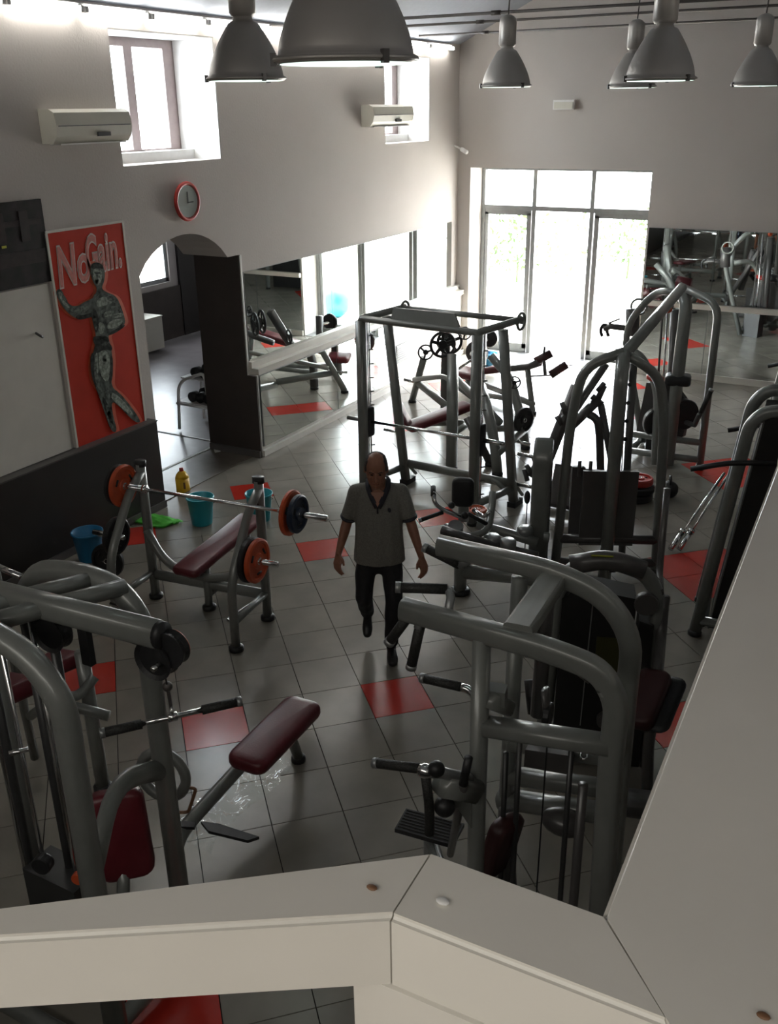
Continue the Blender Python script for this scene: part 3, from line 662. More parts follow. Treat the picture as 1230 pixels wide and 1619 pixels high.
tail = Vector((pb.x, pb.y, 0)); obj('tail_post', [T([tail-by*.15+ZV*.04, tail-by*.15+ZV*.46], .035)], 'frame', t); foot(t, tail-by*.15)
obj('tail_beam', [T([mid+ZV*.14, tail-by*.15+ZV*.14], .03)], 'frame', t)
obj('foot_bar', [T([Rn+ZV*.24+by*.03, Rn+ZV*.20+by*.1-bx*.14, Rb-by*.03+ZV*.24-bx*.02], .016, 8, .05)], 'chrome', t)
obj('foot_bar', [T([Ln+ZV*.24-by*.06, Ln+ZV*.22-by*.06+bx*.24], .016, 8)], 'chrome', t)
for b, s, n_ in ((Rb, 1, Rn), (Lb, -1, Ln)):
    q = b*.4+n_*.6
    peg(t, q+ZV*.74, q+ZV*.74+bx*s*.32)
q = Rb*.4+Rn*.6
plate(q+ZV*.74+bx*.07, bx, .19, .05, 'black', 'black plate stored on the bench rack peg, behind an orange one')
plate(q+ZV*.74+bx*.13, bx, .185, .045, 'orange', 'orange plate stored low on the right side of the bench rack')
q = Lb*.4+Ln*.6
plate(q+ZV*.74-bx*.08, bx, .17, .05, 'black', 'black plate stored low on the left side of the bench rack')
bz = 1.16; bc = (Rb+Lb)/2 - by*.09
a_, b_ = P(169, 764, bz), P(517, 820, bz); bd = (b_-a_).normalized(); bc = a_
bar = thing('barbell', 'long chrome barbell resting on the bench rack', 'barbell', (a_+b_)/2)
obj('shaft', [T([a_+bd*.40, b_-bd*.40], .0145, 12)], 'chrome', bar)
for p, s in ((a_, 1), (b_, -1)):
    obj('sleeve', [T([p, p+bd*s*.40], .025, 14)], 'chrome', bar); obj('collar', [T([p+bd*s*.38, p+bd*s*.41], .038, 14)], 'chrome', bar)
def onbar(px, py): d_ = PY(px, py, (a_.y+b_.y)/2+.0) ; return a_+bd*((d_.x-a_.x)/bd.x)
c1 = onbar(449, 809); c2 = onbar(468, 812)
plate(onbar(452, 809), bd, .185, .035, 'orange', 'orange plate on the right end of the barbell')
plate(onbar(452, 809)+bd*.06, bd, .155, .05, 'blueb', 'dark plate outside the orange one on the right barbell end')
plate(onbar(207, 773), bd, .185, .035, 'orange', 'orange plate on the left end of the barbell')
plate(onbar(207, 773)-bd*.05, bd, .18, .04, 'black', 'dark plate outside the orange one on the left barbell end')

# ---------------------------------------------------------------- smith machine
t = thing('smith_machine', 'tall grey smith machine frame with a sign panel on top, behind the man', 'gym machine', (-4.3, 9.0, 0))
LF, RF, LB, RB_ = Vector((-5.07, 8.72, 0)), Vector((-3.68, 8.60, 0)), Vector((-4.88, 9.37, 0)), Vector((-3.49, 9.29, 0))
sx = (RF-LF).normalized(); sy = Vector((-sx.y, sx.x, 0))
fT, bT = 2.06, 2.06
tops = {}
for nm, b, bt in (('L', LF, LB), ('R', RF, RB_)):
    top_b = b*.42+bt*.58
    obj('front_post', [T([b+ZV*.03, b+ZV*(fT-.02)], .045, 12, h=.055, up=tuple(sy), sq=2)], 'frame', t)
    obj('rear_post', [T([bt+ZV*.03, top_b+ZV*1.0*fT*.0+ZV*0, top_b+ZV*2.0] if False else [bt+ZV*.03, top_b+ZV*2.02], .042, 12, h=.05, up=tuple(sx), sq=2)], 'frame', t)
    obj('top_side_beam', [T([b+ZV*(fT-.10), b+ZV*fT, top_b+sy*.05+ZV*(fT+.01), bt+ZV*(fT+.02)], .04, 12, .09, h=.035)], 'frame', t)
    obj('base_side_beam', [T([b+ZV*.22, bt+ZV*.22], .04, 12, h=.04)], 'frame', t)
    obj('guide_rod', [T([b+sy*.10+ZV*.08, b+sy*.10+ZV*(fT-.04)], .015, 10)], 'chrome', t)
    obj('stop_rod', [T([b+sy*.15+ZV*.08, b+sy*.15+ZV*(fT-.04)], .010, 8)], 'chrome', t)
    for k in range(11): obj('stop_notch', [T([b+sy*.14+ZV*(.3+k*.155), b+sy*.18+sx*.03+ZV*(.3+k*.155)], .008, 6)], 'frame_dk', t)
    obj('rear_pulley', [ring(bt+ZV*(fT+.0)+sx*.0, sx, .085, .016, 22, 6), disc(bt+ZV*fT, sx, .03, .04, 12)], 'frame', t)
    cz = .90 if nm == 'L' else .93
    obj('carriage', [pad(b+sy*.10+ZV*cz, ZV, sy, .34, .13, .10, .015, .03)], 'black', t)
    foot(t, b, .05)
    obj('foot_block', [B(bt+ZV*.03+sy*.04, (.10, .20, .06), math.atan2(sx.y, sx.x))], 'black', t)
    obj('foot_brace', [T([bt+ZV*.30-sy*.02, bt+sy*.22+ZV*.06], .022, 8)], 'frame', t)
obj('front_top_beam', [T([LF+ZV*(fT-.07), LF+ZV*fT, RF+ZV*fT, RF+ZV*(fT-.06)], .04, 12, .10, h=.035)], 'frame', t)
obj('rear_top_beam', [T([LB+ZV*(fT+.01), RB_+ZV*(fT+.01)], .03)], 'frame', t)
pL, pR = LF*.72+RF*.28, LF*.10+RF*.90
obj('sign_panel', [prism([pL+ZV*(fT-.02)-sy*.03, pR-sx*.02+ZV*(fT-.02)-sy*.03, pR-sx*.14+ZV*(fT+.155)+sy*.03, pL-sx*.0+ZV*(fT+.145)+sy*.03], sy*.025)], 'frame', t)
obj('rear_base_beam', [T([LB+ZV*.26, RB_+ZV*.26], .04, 12, h=.05)], 'frame', t)
obj('curved_brace', [T([RB_+ZV*.10, RB_-sx*.18+sy*-.05+ZV*.26, RB_-sx*.30+ZV*.27], .03, 10, .12)], 'frame', t)
s0 = LF+sy*.10+ZV*.90; s1 = RF+sy*.10+ZV*.93
obj('bar', [T([s0-sx*.02, s1+sx*.02], .016, 12)], 'chrome', t)
obj('bar_sleeve', [T([s0-sx*.28, s0], .022, 12)], 'alu', t); obj('bar_sleeve', [T([s1, s1+sx*.28], .024, 12)], 'chrome', t)
peg(t, RB_+ZV*.62+sx*.03, RB_+ZV*.62+sx*.36, .022); peg(t, RB_+ZV*.27+sx*.03, RB_+ZV*.27+sx*.36, .022)
peg(t, LB+ZV*.62-sx*.03, LB+ZV*.62-sx*.30, .018)

# ---------------------------------------------------------------- plate loaded incline press behind the smith machine
t = thing('incline_press', 'plate loaded incline press with burgundy bench behind the smith machine', 'gym machine', (-5.4, 11.2, 0))
q0 = Vector((-6.35, 12.42, 0)); q1 = Vector((-5.80, 12.40, 0)); q2 = Vector((-4.60, 10.05, 0)); q3 = Vector((-5.57, 10.58, 0))
ptop = PY(716, 560, 10.25)
obj('main_post', [T([q2+ZV*.04, q2+ZV*.7, (ptop.x, ptop.y, ptop.z)], .06, 12, h=.07, up=(0, 1, 0), sq=2)], 'frame', t); foot(t, q2, .06)
tt = PY(706, 520, 12.0)
obj('rear_post', [T([q1+ZV*.04, (q1.x, q1.y, .5), tuple(tt)], .055, 12, .2, h=.06, sq=2)], 'frame_dk', t); foot(t, q1, .055)
l1 = PY(670, 566, 12.2)
obj('side_leg', [T([q0+ZV*.04, tuple(l1)], .05, 12, h=.05)], 'frame', t); foot(t, q0, .05)
a1 = PY(660, 605, 12.35); a2 = PY(706, 640, 11.8)
obj('base_beam', [T([tuple(a1), (a2.x, a2.y, .22)], .05, 12, h=.05)], 'frame', t)
obj('long_base_beam', [T([(a2.x, a2.y, .18), (q2.x, q2.y, .18)], .05, 12, h=.05)], 'frame', t)
peg(t, a1, a1+Vector((-.22, 0, .02)), .022)
b0, b1 = P(643, 677, .42), P(742, 640, .60)
d = b1-b0; obj('bench_pad', [pad((b0+b1)/2, d, (-d.y, d.x, 0), d.length, .26, .09)], 'pad', t)
c0, c1 = P(628, 640, .75), P(644, 672, .50); d = c1-c0
obj('seat_pad', [pad((c0+c1)/2, d, (-d.y, d.x, 0), d.length+.05, .26, .08)], 'pad', t)
obj('pad_post', [T([q3+ZV*.04, q3+ZV*.40], .04)], 'frame', t); foot(t, q3, .045)
obj('pad_beam', [T([(q3.x, q3.y, .30), ((b1.x+q2.x)/2, b1.y-.1, .40), (q2.x, q2.y, .45)], .04, 12, .2)], 'frame', t)
w0 = PY(700, 598, 11.6); w1 = PY(768, 652, 10.6)
obj('lever_arm', [T([PY(655, 600, 12.2), PY(702, 595, 11.6), PY(762, 640, 10.8)], .035, 10, .1)], 'frame', t)
obj('lever_arm', [T([PY(712, 590, 11.3), PY(755, 632, 10.8), PY(790, 668, 10.5)], .05, 12, .2)], 'frame', t)
obj('handle', [T([PY(722, 585, 11.2), PY(750, 566, 11.3)], .018, 10)], 'chrome', t)
plate(PY(673, 557, 12.0), (.55, -.83, 0), .115, .03, 'black', 'small spoked black plate left of the press, near the mirror wall', hole=3)
plate(PY(700, 545, 11.7), (.6, -.8, 0), .185, .04, 'black', 'large spoked black plate, front one of the pair on the press', hole=5)
plate(PY(711, 540, 11.9), (.6, -.8, 0), .185, .04, 'black', 'large spoked black plate, rear one of the pair on the press', hole=5)

# ---------------------------------------------------------------- plate loaded shoulder press
t = thing('plate_press', 'plate loaded press frame on curved grey legs, right behind the smith machine', 'gym machine', (-4.1, 10.7, 0))
q4 = Vector((-4.02, 10.11, 0)); q5 = Vector((-4.06, 11.16, 0)); q6 = Vector((-4.23, 10.38, 0))
obj('curved_leg', [T([q4+ZV*.04, PY(782, 700, 10.15), PY(772, 650, 10.3), PY(760, 610, 10.6)], .055, 12, .2, h=.06, sq=1.5)], 'frame', t); foot(t, q4, .055)
obj('rear_leg', [T([q5+ZV*.04, PY(822, 655, 11.2), PY(808, 600, 11.3), PY(776, 562, 11.3)], .05, 12, .15, h=.055, sq=1.5)], 'frame', t); foot(t, q5, .05)
obj('side_post', [T([q6+ZV*.04, PY(738, 660, 10.4)], .05, 12)], 'frame_dk', t); foot(t, q6, .05)
obj('base_beam', [T([(q4.x, q4.y, .28), (q5.x, q5.y, .28)], .045)], 'frame', t)
obj('base_beam', [T([PY(762, 678, 10.6), PY(824, 676, 11.0)], .05, 12, h=.045)], 'frame', t)
peg(t, PY(806, 695, 10.8), PY(838, 703, 10.8), .022)
plate(PY(813, 605, 11.12), (.5, -.86, 0), .085, .03, 'black', 'small spoked black plate on the rear leg of the grey press', hole=3)
plate(PY(828, 664, 11.0), (.9, -.4, 0), .165, .05, 'black', 'solid black plate low on the rear leg of the grey press')
# ---------------------------------------------------------------- leg curl with foam rollers nearer the doors
t = thing('leg_curl_machine', 'plate loaded leg curl bench with foam rollers before the glass doors', 'gym machine', (-4.8, 12.9, 0))
YL = 12.75
f1 = P(842, 655, 0); f2 = Vector((-5.62, 13.35, 0))
obj('base_beam', [T([PY(762, 624, 13.0), PY(842, 636, YL)], .04, 12, h=.04)], 'frame', t)
obj('swing_post', [T([PY(834, 582, YL), PY(838, 615, YL), (f1.x, f1.y, .04)], .042, 12)], 'frame', t); foot(t, f1, .045)
obj('roller_arm', [T([PY(790, 584, YL), PY(835, 580, YL), PY(850, 574, YL-.05)], .050, 12, .05)], 'frame_dk', t)
obj('roller_link', [T([PY(860, 570, YL), PY(862, 592, YL)], .026, 8)], 'frame_dk', t); obj('roller_rod', [T([PY(838, 595, YL), PY(872, 593, YL)], .012, 8)], 'wire', t)
for a, b in (((846, 572), (872, 558)), ((870, 593), (896, 576))): obj('foam_roller', [T([PY(*a, YL), PY(*b, YL+.1)], .060, 16)], 'pad_dk', t)
obj('range_pin', [T([PY(860, 560, YL), PY(861, 548, YL)], .016, 8)], 'frame_dk', t)
d0 = Vector((-5.05, 13.15, .52))
obj('bench_pad', [pad(d0, (-.9, .25, -.25), (.25, .9, 0), .95, .30, .10)], 'pad', t)
d1 = PY(740, 590, 13.2); obj('seat_pad', [pad(d1, (1, -.3, 0), (0, 1, .2), .38, .30, .09)], 'pad', t)
obj('seat_post', [T([(d1.x, 13.2, .04), tuple(d1)], .045)], 'frame', t)
obj('rear_post', [T([f2+ZV*.04, f2+ZV*.95], .055, 12, h=.055, sq=2)], 'frame_dk', t); foot(t, f2, .05)
obj('base_spine', [T([(f2.x, f2.y, .15), (f1.x, f1.y, .15)], .045)], 'frame', t)
obj('lever_arm', [T([f2+ZV*.70, f2+Vector((-.15, .2, .68)), f2+Vector((-.32, .35, .50))], .045, 12)], 'frame', t)
peg(t, f2+Vector((-.30, .3, .50)), f2+Vector((-.30, .62, .50)), .025); peg(t, f2+Vector((0, .05, .80)), f2+Vector((-.05, .45, .80)), .025)
plate(f2+Vector((-.30, .48, .50)), (0, 1, 0), .19, .05, 'black', 'black plate low on the leg curl lever, seen in the mirror')
plate(f2+Vector((-.02, .30, .80)), (0, 1, 0), .14, .05, 'black', 'black plate high on the leg curl post, seen in the mirror')
plate(PY(735, 527, 11.9), (.5, -.86, .2), .09, .03, 'black', 'small dark plate at the top of the rear press post', hole=3)

# ---------------------------------------------------------------- bent row / curl machine with chrome handles
t = thing('seated_row_machine', 'low plate loaded row machine with chrome handles and grey round foot pads', 'gym machine', (-2.9, 7.6, 0))
q7 = Vector((-3.16, 7.13, 0))
obj('front_post', [T([q7+ZV*.0, q7+ZV*.46], .075, 18, h=.055, up=(1, 0, 0))], 'frame', t); foot(t, q7, .075)
k0 = P(735, 872, .47)
obj('base_beam', [T([(q7.x, q7.y, .22), (-2.62, 7.28, .22), (-2.35, 7.35, .20)], .06, 14, h=.07)], 'frame', t)
obj('main_arm', [T([P(700, 838, .62), P(740, 852, .60), P(800, 868, .45), P(850, 880, .42)], .045, 14, .15, h=.045)], 'frame_dk', t)
obj('rear_arm', [T([P(755, 830, .55), P(800, 842, .52), P(850, 858, .46)], .045, 12, .15)], 'frame', t)
obj('bowl_bracket', [T([P(706, 832, .6), P(722, 845, .6), P(750, 848, .6), P(772, 838, .62), P(778, 800, .75), P(779, 778, .85)], .032, 12, .1)], 'frame', t)
for px, py, z in ((778, 856, .52), (803, 863, .50), (830, 843, .52)): obj('round_cap', [L([(0, -.05), (.070, -.05), (.074, .05), (.055, .065), (0, .065)], P(px, py, z), (0, 0, 1), 22)], 'alu', t)
obj('chest_post', [T([P(733, 820, .55), P(733, 790, .80)], .05, 12, h=.04, sq=2)], 'frame', t)
obj('chest_pad', [pad(P(732, 778, .92), ZV, (1, .3, 0), .28, .20, .08)], 'black', t)
obj('chrome_handle', [T([P(686, 778, .98), P(686, 795, .90), P(700, 806, .82), P(735, 820, .72)], .020, 12, .06)], 'chrome', t)
obj('chrome_handle', [T([P(748, 806, .72), P(765, 818, .68), P(775, 808, .75)], .020, 12, .05)], 'chrome', t)
grip(t, P(700, 810, .80), P(666, 822, .76), .019)
grip(t, P(740, 812, .76), P(770, 829, .66), .019)
obj('grip', [T([P(685, 783, .96), P(685, 770, 1.0)], .024, 12)], 'grip', t)
obj('joint_knob', [sph(P(714, 799, .82), .032), sph(P(735, 815, .76), .035)], 'black', t)
obj('hub', [disc(P(720, 835, .62), (.3, -.4, 1), .07, .08, 20)], 'alu', t)
plate(P(753, 806, .60), (0, 0, 1), .10, .03, 'orange', 'small orange disc lying on the row machine')
obj('rear_foot_beam', [T([(-2.42, 7.05, .05), (-2.35, 7.35, .05), (-2.3, 7.85, .05)], .045, 12)], 'frame', t)

# ---------------------------------------------------------------- tall cable column
t = thing('cable_column', 'tall rounded grey cable column with a black back, right of the smith machine', 'gym machine', (-2.72, 7.85, 0))
cb = Vector((-2.67, 7.80, 0)); cx = Vector((.97, .24, 0)); cy = Vector((-.24, .97, 0))
obj('column_shell', [T([cb+ZV*.02, cb+ZV*1.16, cb+cy*.05+ZV*1.25, cb+cy*.12+ZV*1.30], .085, 16, .08, h=.05, up=tuple(cy), sq=2.2)], 'frame', t)
obj('column_back', [T([cb+cy*.10+ZV*.02, cb+cy*.10+ZV*1.22], .088, 12, h=.055, up=tuple(cy), sq=2.5)], 'black', t)
obj('base_plate', [B(cb+cy*.1+ZV*.02, (.34, .5, .04), .24)], 'frame_dk', t)
obj('pivot_disc', [disc(cb-cy*.05+ZV*.42+cx*.08, cx, .05, .05, 18)], 'frame', t)
obj('cable', [T([cb-cx*.12+ZV*.2, cb-cx*.12+ZV*.75], .005, 6)], 'wire', t)
obj('cable_ball', [sph(cb-cx*.12+ZV*.78, .03, (1, 1, 2.2))], 'black', t)

# ---------------------------------------------------------------- hack squat with hooked rails
t = thing('hack_squat', 'dark inclined hack squat rails with hook stops, against the bright doorway', 'gym machine', (-2.9, 9.6, 0))
def rail2(a, b, r=.05, m='frame_dk', name='slide_rail'): return obj(name, [T([a, b], r, 10, h=r*.9, sq=2)], m, t)
rail2(PY(838, 752, 9.65), PY(958, 575, 10.0), .045); rail2(PY(862, 735, 9.5), PY(912, 610, 9.8), .06); rail2(PY(905, 672, 9.6), PY(946, 632, 9.9), .045)
for p, q in (((936, 626), (952, 640)), ((955, 610), (945, 632))): obj('rail_link', [T([PY(*p, 9.9), PY(*q, 9.9)], .035, 8)], 'frame_dk', t)
for a, b in (((888, 672), (880, 658)), ((895, 655), (888, 636)), ((838, 745), (832, 735)), ((848, 735), (842, 718)), ((834, 760), (829, 742)), ((945, 618), (955, 606))):
    obj('hook_stop', [T([PY(*a, 9.6), PY(*b, 9.6)], .028, 8)], 'frame_dk', t)
obj('curved_brace', [T([PY(925, 652, 9.8), PY(945, 662, 9.8), PY(948, 690, 9.8), PY(950, 760, 9.8)], .045, 10, .12)], 'frame_dk', t)
for x0, x1, y in ((-3.15, -2.50, 9.45), (-3.1, -2.4, 10.2)): obj('base_beam', [T([(x0, y, .06), (x1, y, .06)], .045, 10, h=.05, sq=2)], 'frame_dk', t)
obj('base_rail', [T([(-3.1, 9.45, .08), (-3.05, 10.2, .08)], .04, 10, sq=2)], 'frame_dk', t)
obj('base_rail', [T([(-2.58, 9.45, .08), (-2.5, 10.2, .08)], .04, 10, sq=2)], 'frame_dk', t)
obj('rear_support', [T([(-2.55, 10.1, .06), tuple(PY(950, 640, 9.9))], .04, 10)], 'frame_dk', t)
obj('foot_plate', [prism([(-3.1, 9.35, .10), (-2.6, 9.35, .10), (-2.6, 9.52, .50), (-3.1, 9.52, .50)], (0, -.03, 0))], 'frame_dk', t)
# ---------------------------------------------------------------- pulldown tower in the middle right
t = thing('pulldown_tower', 'arched grey pulldown tower with a big black shield, right of centre', 'gym machine', (-2.1, 8.1, 0))
a1, a2 = Vector((-2.54, 7.95, 0)), Vector((-1.68, 8.35, 0)); ac = Vector((-2.08, 8.0, 0))
ax_ = (a2-a1).normalized(); ay_ = Vector((-ax_.y, ax_.x, 0))
am = (a1+a2)/2
obj('side_arch', [T([a1+ZV*.03, a1+ax_*.06+ZV*1.5, a1+ax_*.14+ZV*2.0, am+ZV*2.14-ay_*.05], .04, 12, .25, h=.045)], 'frame', t)
obj('side_arch', [T([a2+ZV*.03, a2-ax_*.06+ZV*1.5, a2-ax_*.14+ZV*1.92, am+ax_*.05+ZV*2.10-ay_*.05], .04, 12, .25, h=.045)], 'frame', t)
obj('mast', [T([ac-ay_*.06+ZV*.03, ac-ay_*.06+ZV*1.98, am-ay_*.02+ZV*2.12], .062, 14, .15, h=.06)], 'frame', t)
bt = am-ay_*.02+ZV*2.10; be = PY(1078, 455, 10.6)
obj('top_beam', [T([tuple(bt), tuple(be)], .055, 14, h=.05)], 'frame', t)
obj('beam_cap', [T([tuple(bt-(be-bt).normalized()*.06), tuple(bt)], .05, 14)], 'pad', t)
obj('shield', [B(am-ay_*.01+ZV*.66-ax_*.02, (.50, .04, .74), math.atan2(ax_.y, ax_.x))], 'frame_dk', t)
obj('shield_wing', [B(am+ay_*.1+ZV*.67-ax_*.30, (.12, .04, .72), math.atan2(ax_.y, ax_.x))], 'frame_dk', t)
for k in (-.30, -.20): obj('guide_tip', [T([am+ax_*k+ay_*.05+ZV*.95, am+ax_*k+ay_*.05+ZV*1.10], .018, 8)], 'frame_dk', t)
for z in (.10, .34): obj('cross_beam', [T([a1+ZV*z, a2+ZV*z], .04, 12, h=.045)], 'frame_dk', t)
obj('cable', [T([am+ax_*.12+ay_*.1+ZV*.3, am+ax_*.06+ay_*.1+ZV*1.95], .006, 6)], 'chrome', t)
obj('cable', [T([am+ax_*.06+ay_*.12+ZV*.3, am+ax_*.03+ay_*.12+ZV*1.95], .006, 6)], 'chrome', t)
obj('guide_rod', [T([am+ax_*.17+ay_*.12+ZV*.1, am+ax_*.12+ay_*.12+ZV*2.0], .035, 10)], 'frame_dk', t)
for k in range(4): obj('cable_bead', [sph(am+ax_*.10+ay_*.1+ZV*(1.3+k*.17), .02)], 'black', t)
obj('pulley', [disc(am+ax_*.05+ay_*.1+ZV*1.9, ax_, .06, .03, 18)], 'black', t)
foot(t, a1, .04); foot(t, a2, .04)
obj('hanging_hook', [T([P(968, 885, .5), P(968, 905, .4)], .03, 10), sph(P(968, 878, .55), .035)], 'black', t)

# ---------------------------------------------------------------- multi cable tower at the far right
t = thing('cable_tower', 'tall dark multi station cable tower near the end wall mirror', 'gym machine', (-2.2, 11.7, 0))
pk = Vector((-1.90, 11.39, 0)); pk2 = Vector((-2.75, 12.0, 0))
obj('front_post', [T([pk+ZV*.03, pk+ZV*2.0, PY(1075, 452, 11.7)], .045, 12, .2)], 'frame', t); foot(t, pk, .045)
obj('thick_post', [T([P(1055, 735, .03), PY(1085, 480, 11.6), PY(1078, 462, 11.7)], .075, 14, .2)], 'frame', t)
obj('inner_post', [T([PY(1058, 690, 11.8), PY(1068, 490, 11.8)], .06, 12)], 'frame_dk', t)
obj('rear_arch', [T([pk2+ZV*.03, PY(985, 520, 12.2), PY(1035, 460, 12.2), PY(1068, 462, 11.8)], .045, 12, .3)], 'frame', t)
obj('front_arch', [T([P(1035, 735, .05), PY(1040, 610, 11.5), PY(1010, 555, 11.5), PY(975, 556, 11.6)], .045, 12, .3)], 'frame', t)
for k, x in enumerate((1040, 1048, 1056)): obj('guide_rod', [T([PY(x-6, 705, 11.9), PY(x+8, 478, 11.9)], .014, 8)], 'chrome' if k == 1 else 'wire', t)
obj('weight_stack', [B(PY(1040, 690, 11.9)+ZV*.1, (.30, .22, .55), .3)], 'stack', t)
obj('side_shield', [prism([PY(1022, 605, 11.55), PY(1066, 608, 11.55), PY(1090, 640, 11.55), PY(1080, 690, 11.55), PY(1062, 700, 11.55), PY(1006, 682, 11.55)], (.02, .05, 0))], 'frame_dk', t)
obj('counterweight', [disc(PY(1080, 655, 11.5), (.7, -.7, 0), .19, .12, 26)], 'black', t)
obj('counterweight', [disc(PY(1042, 668, 11.45), (.5, -.85, 0), .20, .10, 26)], 'black', t)
obj('seat_pad', [pad(PY(1072, 600, 11.5), (1, .2, 0), (0, 1, 0), .30, .26, .12)], 'black', t)
for z in (.12, .34): obj('base_beam', [T([(-2.75, 11.35, z), (-1.90, 11.39, z)], .04, 12)], 'frame', t)
obj('base_beam', [T([(-2.75, 11.35, .12), (-2.75, 12.0, .12)], .04)], 'frame', t)
obj('red_pad', [pad(PY(1036, 598, 11.5), (1, .2, -.3), (0, 1, 0), .22, .18, .07)], 'red', t)
obj('pad_roll', [T([PY(1070, 445, 11.8), PY(1092, 450, 11.8)], .07, 14), T([PY(1078, 462, 11.8), PY(1094, 466, 11.8)], .06, 12)], 'pad', t)
grip(t, PY(1108, 652, 11.0), PY(1124, 618, 11.0), .028)
obj('handle_arm', [T([PY(1106, 655, 11.0), PY(1098, 672, 11.2), PY(1085, 668, 11.4)], .03, 10)], 'frame_dk', t)
obj('rack_arm', [T([PY(1000, 520, 12.4), PY(965, 516, 12.4), PY(955, 520, 12.4)], .04, 10)], 'frame_dk', t)
for k in range(2): obj('hook', [T([PY(966+k*10, 518, 12.4), PY(954+k*10, 512, 12.4), PY(949+k*10, 522, 12.4), PY(952+k*10, 532, 12.4)], .022, 8, .04)], 'black', t)
obj('small_lever', [T([PY(962, 511, 12.4), PY(980, 504, 12.4)], .012, 8)], 'frame_dk', t)
obj('multi_head', [T([PY(1000, 488, 12.4), PY(1000, 530, 12.4)], .09, 12)], 'frame_dk', t)
obj('rim_ring', [ring(PY(1010, 485, 12.5), (0, 1, 0), .1, .015)], 'frame', t)
bl = obj('orange_knob', [sph(PY(1057, 489, 11.6), .045)], 'orange', t)

# ---------------------------------------------------------------- machines seen at the right edge, under the gallery
def side_machine(name, lab, base, dx, top, yaw, m2='shroud', d=.95, w=.62):
    base = Vector(base); X = Vector((math.cos(yaw), math.sin(yaw), 0)); Y = Vector((-math.sin(yaw), math.cos(yaw), 0))
    t = thing(name, lab, 'gym machine', base)
    for k in (0, 1):
        o = base + Y*(w*k)
        obj('hoop_frame', [T([o+ZV*.03, o+X*.20+ZV*(top-.12), o+X*.30+ZV*top, o+X*(d-.2)+ZV*(top+.03), o+X*d+ZV*(top-.15), o+X*(d+.05)+ZV*.03], .042, 14, .20, h=.05)], 'frame', t)
        foot(t, o, .045); foot(t, o+X*(d+.05), .045)
    obj('shroud', [prism([base+X*.10+Y*.05+ZV*.06, base+X*(d-.06)+Y*.05+ZV*.06, base+X*(d-.1)+Y*.05+ZV*(top-.06), base+X*.30+Y*.05+ZV*(top-.06)], Y*(w-.12))], m2, t)
    obj('shroud_edge', [T([base+X*.10+Y*.04+ZV*.06, base+X*.30+Y*.04+ZV*(top-.06)], .008, 6)], 'frame', t)
    obj('base_beam', [T([base+X*.05+ZV*.12, base+X*.05+Y*w+ZV*.12], .04)], 'frame', t)
    obj('side_beam', [T([base+ZV*.14, base+X*d+ZV*.14], .04)], 'frame', t)
    obj('press_lever', [T([base+X*.6-Y*.05+ZV*1.62, base+X*.1-Y*.10+ZV*1.58, base-X*.18-Y*.12+ZV*1.50], .022, 10, .1)], 'black', t)
    return t
t = side_machine('chest_press', 'black shrouded machine with a silver hoop at the right edge, nearest of two', (-1.10, 7.34, 0), 0, 1.98, .12)
t.location
t2 = side_machine('shoulder_press', 'black shrouded machine with a silver hoop at the right edge, further of two', (-1.02, 8.45, 0), 0, 2.03, .10)
t3 = side_machine('leg_press', 'dark machine hoop far back at the right edge before the mirror', (-1.05, 10.9, 0), 0, 2.05, .10, w=.5)
for k, (p, q, lab) in enumerate((((1060, 868), (1118, 775), 'left of two chrome bars slanting to the floor beside the hoop machine'), ((1074, 868), (1122, 785), 'right of two chrome bars slanting to the floor beside the hoop machine'))):
    a, b = P(*p, .03), P(1145+6*k, 748+4*k, .56); o = thing('barbell', lab, 'barbell', a)
    d = (b-a).normalized(); obj('sleeve', [T([a, a+d*.24], .027, 12)], 'chrome', o); obj('collar', [T([a+d*.23, a+d*.26], .038, 12)], 'chrome', o); obj('shaft', [T([a+d*.26, b], .014, 10)], 'chrome', o)
st = P(1003, 788, .0)
for k, (r, m, lab) in enumerate(((.20, 'black', 'lowest black plate of the floor stack behind the black shield'), (.19, 'black', 'middle black plate of the floor stack behind the black shield'), (.15, 'red', 'red plate on top of the floor stack behind the black shield'))):
    plate((st.x+.02*k, st.y, .045+k*.09), (0, 0, 1), r, .08, m, lab)
kb = thing('kettlebell', 'black kettlebell on the floor beside the plate stack', 'kettlebell', P(1040, 784, 0)+Vector((.12, 0, 0))); kp = P(1040, 784, 0)+Vector((.12, 0, 0))
obj('bell', [sph(kp+ZV*.10, .10)], 'black', kb); obj('handle', [ring(kp+ZV*.20, (1, .3, 0), .055, .014)], 'black', kb)

# ---------------------------------------------------------------- black selectorized machine with yellow marks
t = thing('selectorized_press', 'black shrouded weight stack machine with a yellow label on its arched top', 'gym machine', (-1.5, 5.9, 0))
mX = Vector((.94, .34, 0)).normalized(); mY = Vector((-mX.y, mX.x, 0))
c0 = P(868, 1100, .08); z_top = 1.42
L0, R0 = P(884, 892, 1.48), P(1040, 915, 1.42)
mX = Vector((R0.x-L0.x, R0.y-L0.y, 0)); wM = mX.length; mX.normalize(); mY = Vector((-mX.y, mX.x, 0))
g0 = Vector((L0.x, L0.y, 0))
obj('arch_frame', [T([g0-mX*.04+ZV*.03, g0-mX*.0+ZV*1.30, g0+mX*.08+ZV*1.47, g0+mX*wM*.5+ZV*1.53, g0+mX*(wM-.06)+ZV*1.45, g0+mX*(wM+.02)+ZV*1.28, g0+mX*(wM+.05)+ZV*.03], .045, 14, .14, h=.05)], 'frame', t)
obj('arch_cover', [T([g0+mX*.07+ZV*1.485-mY*.01, g0+mX*wM*.5+ZV*1.545-mY*.01, g0+mX*(wM-.09)+ZV*1.475-mY*.01], .062, 16, .2, h=.062)], 'frame_dk', t)
lg = g0+mX*wM*.42+ZV*1.575-mY*.055
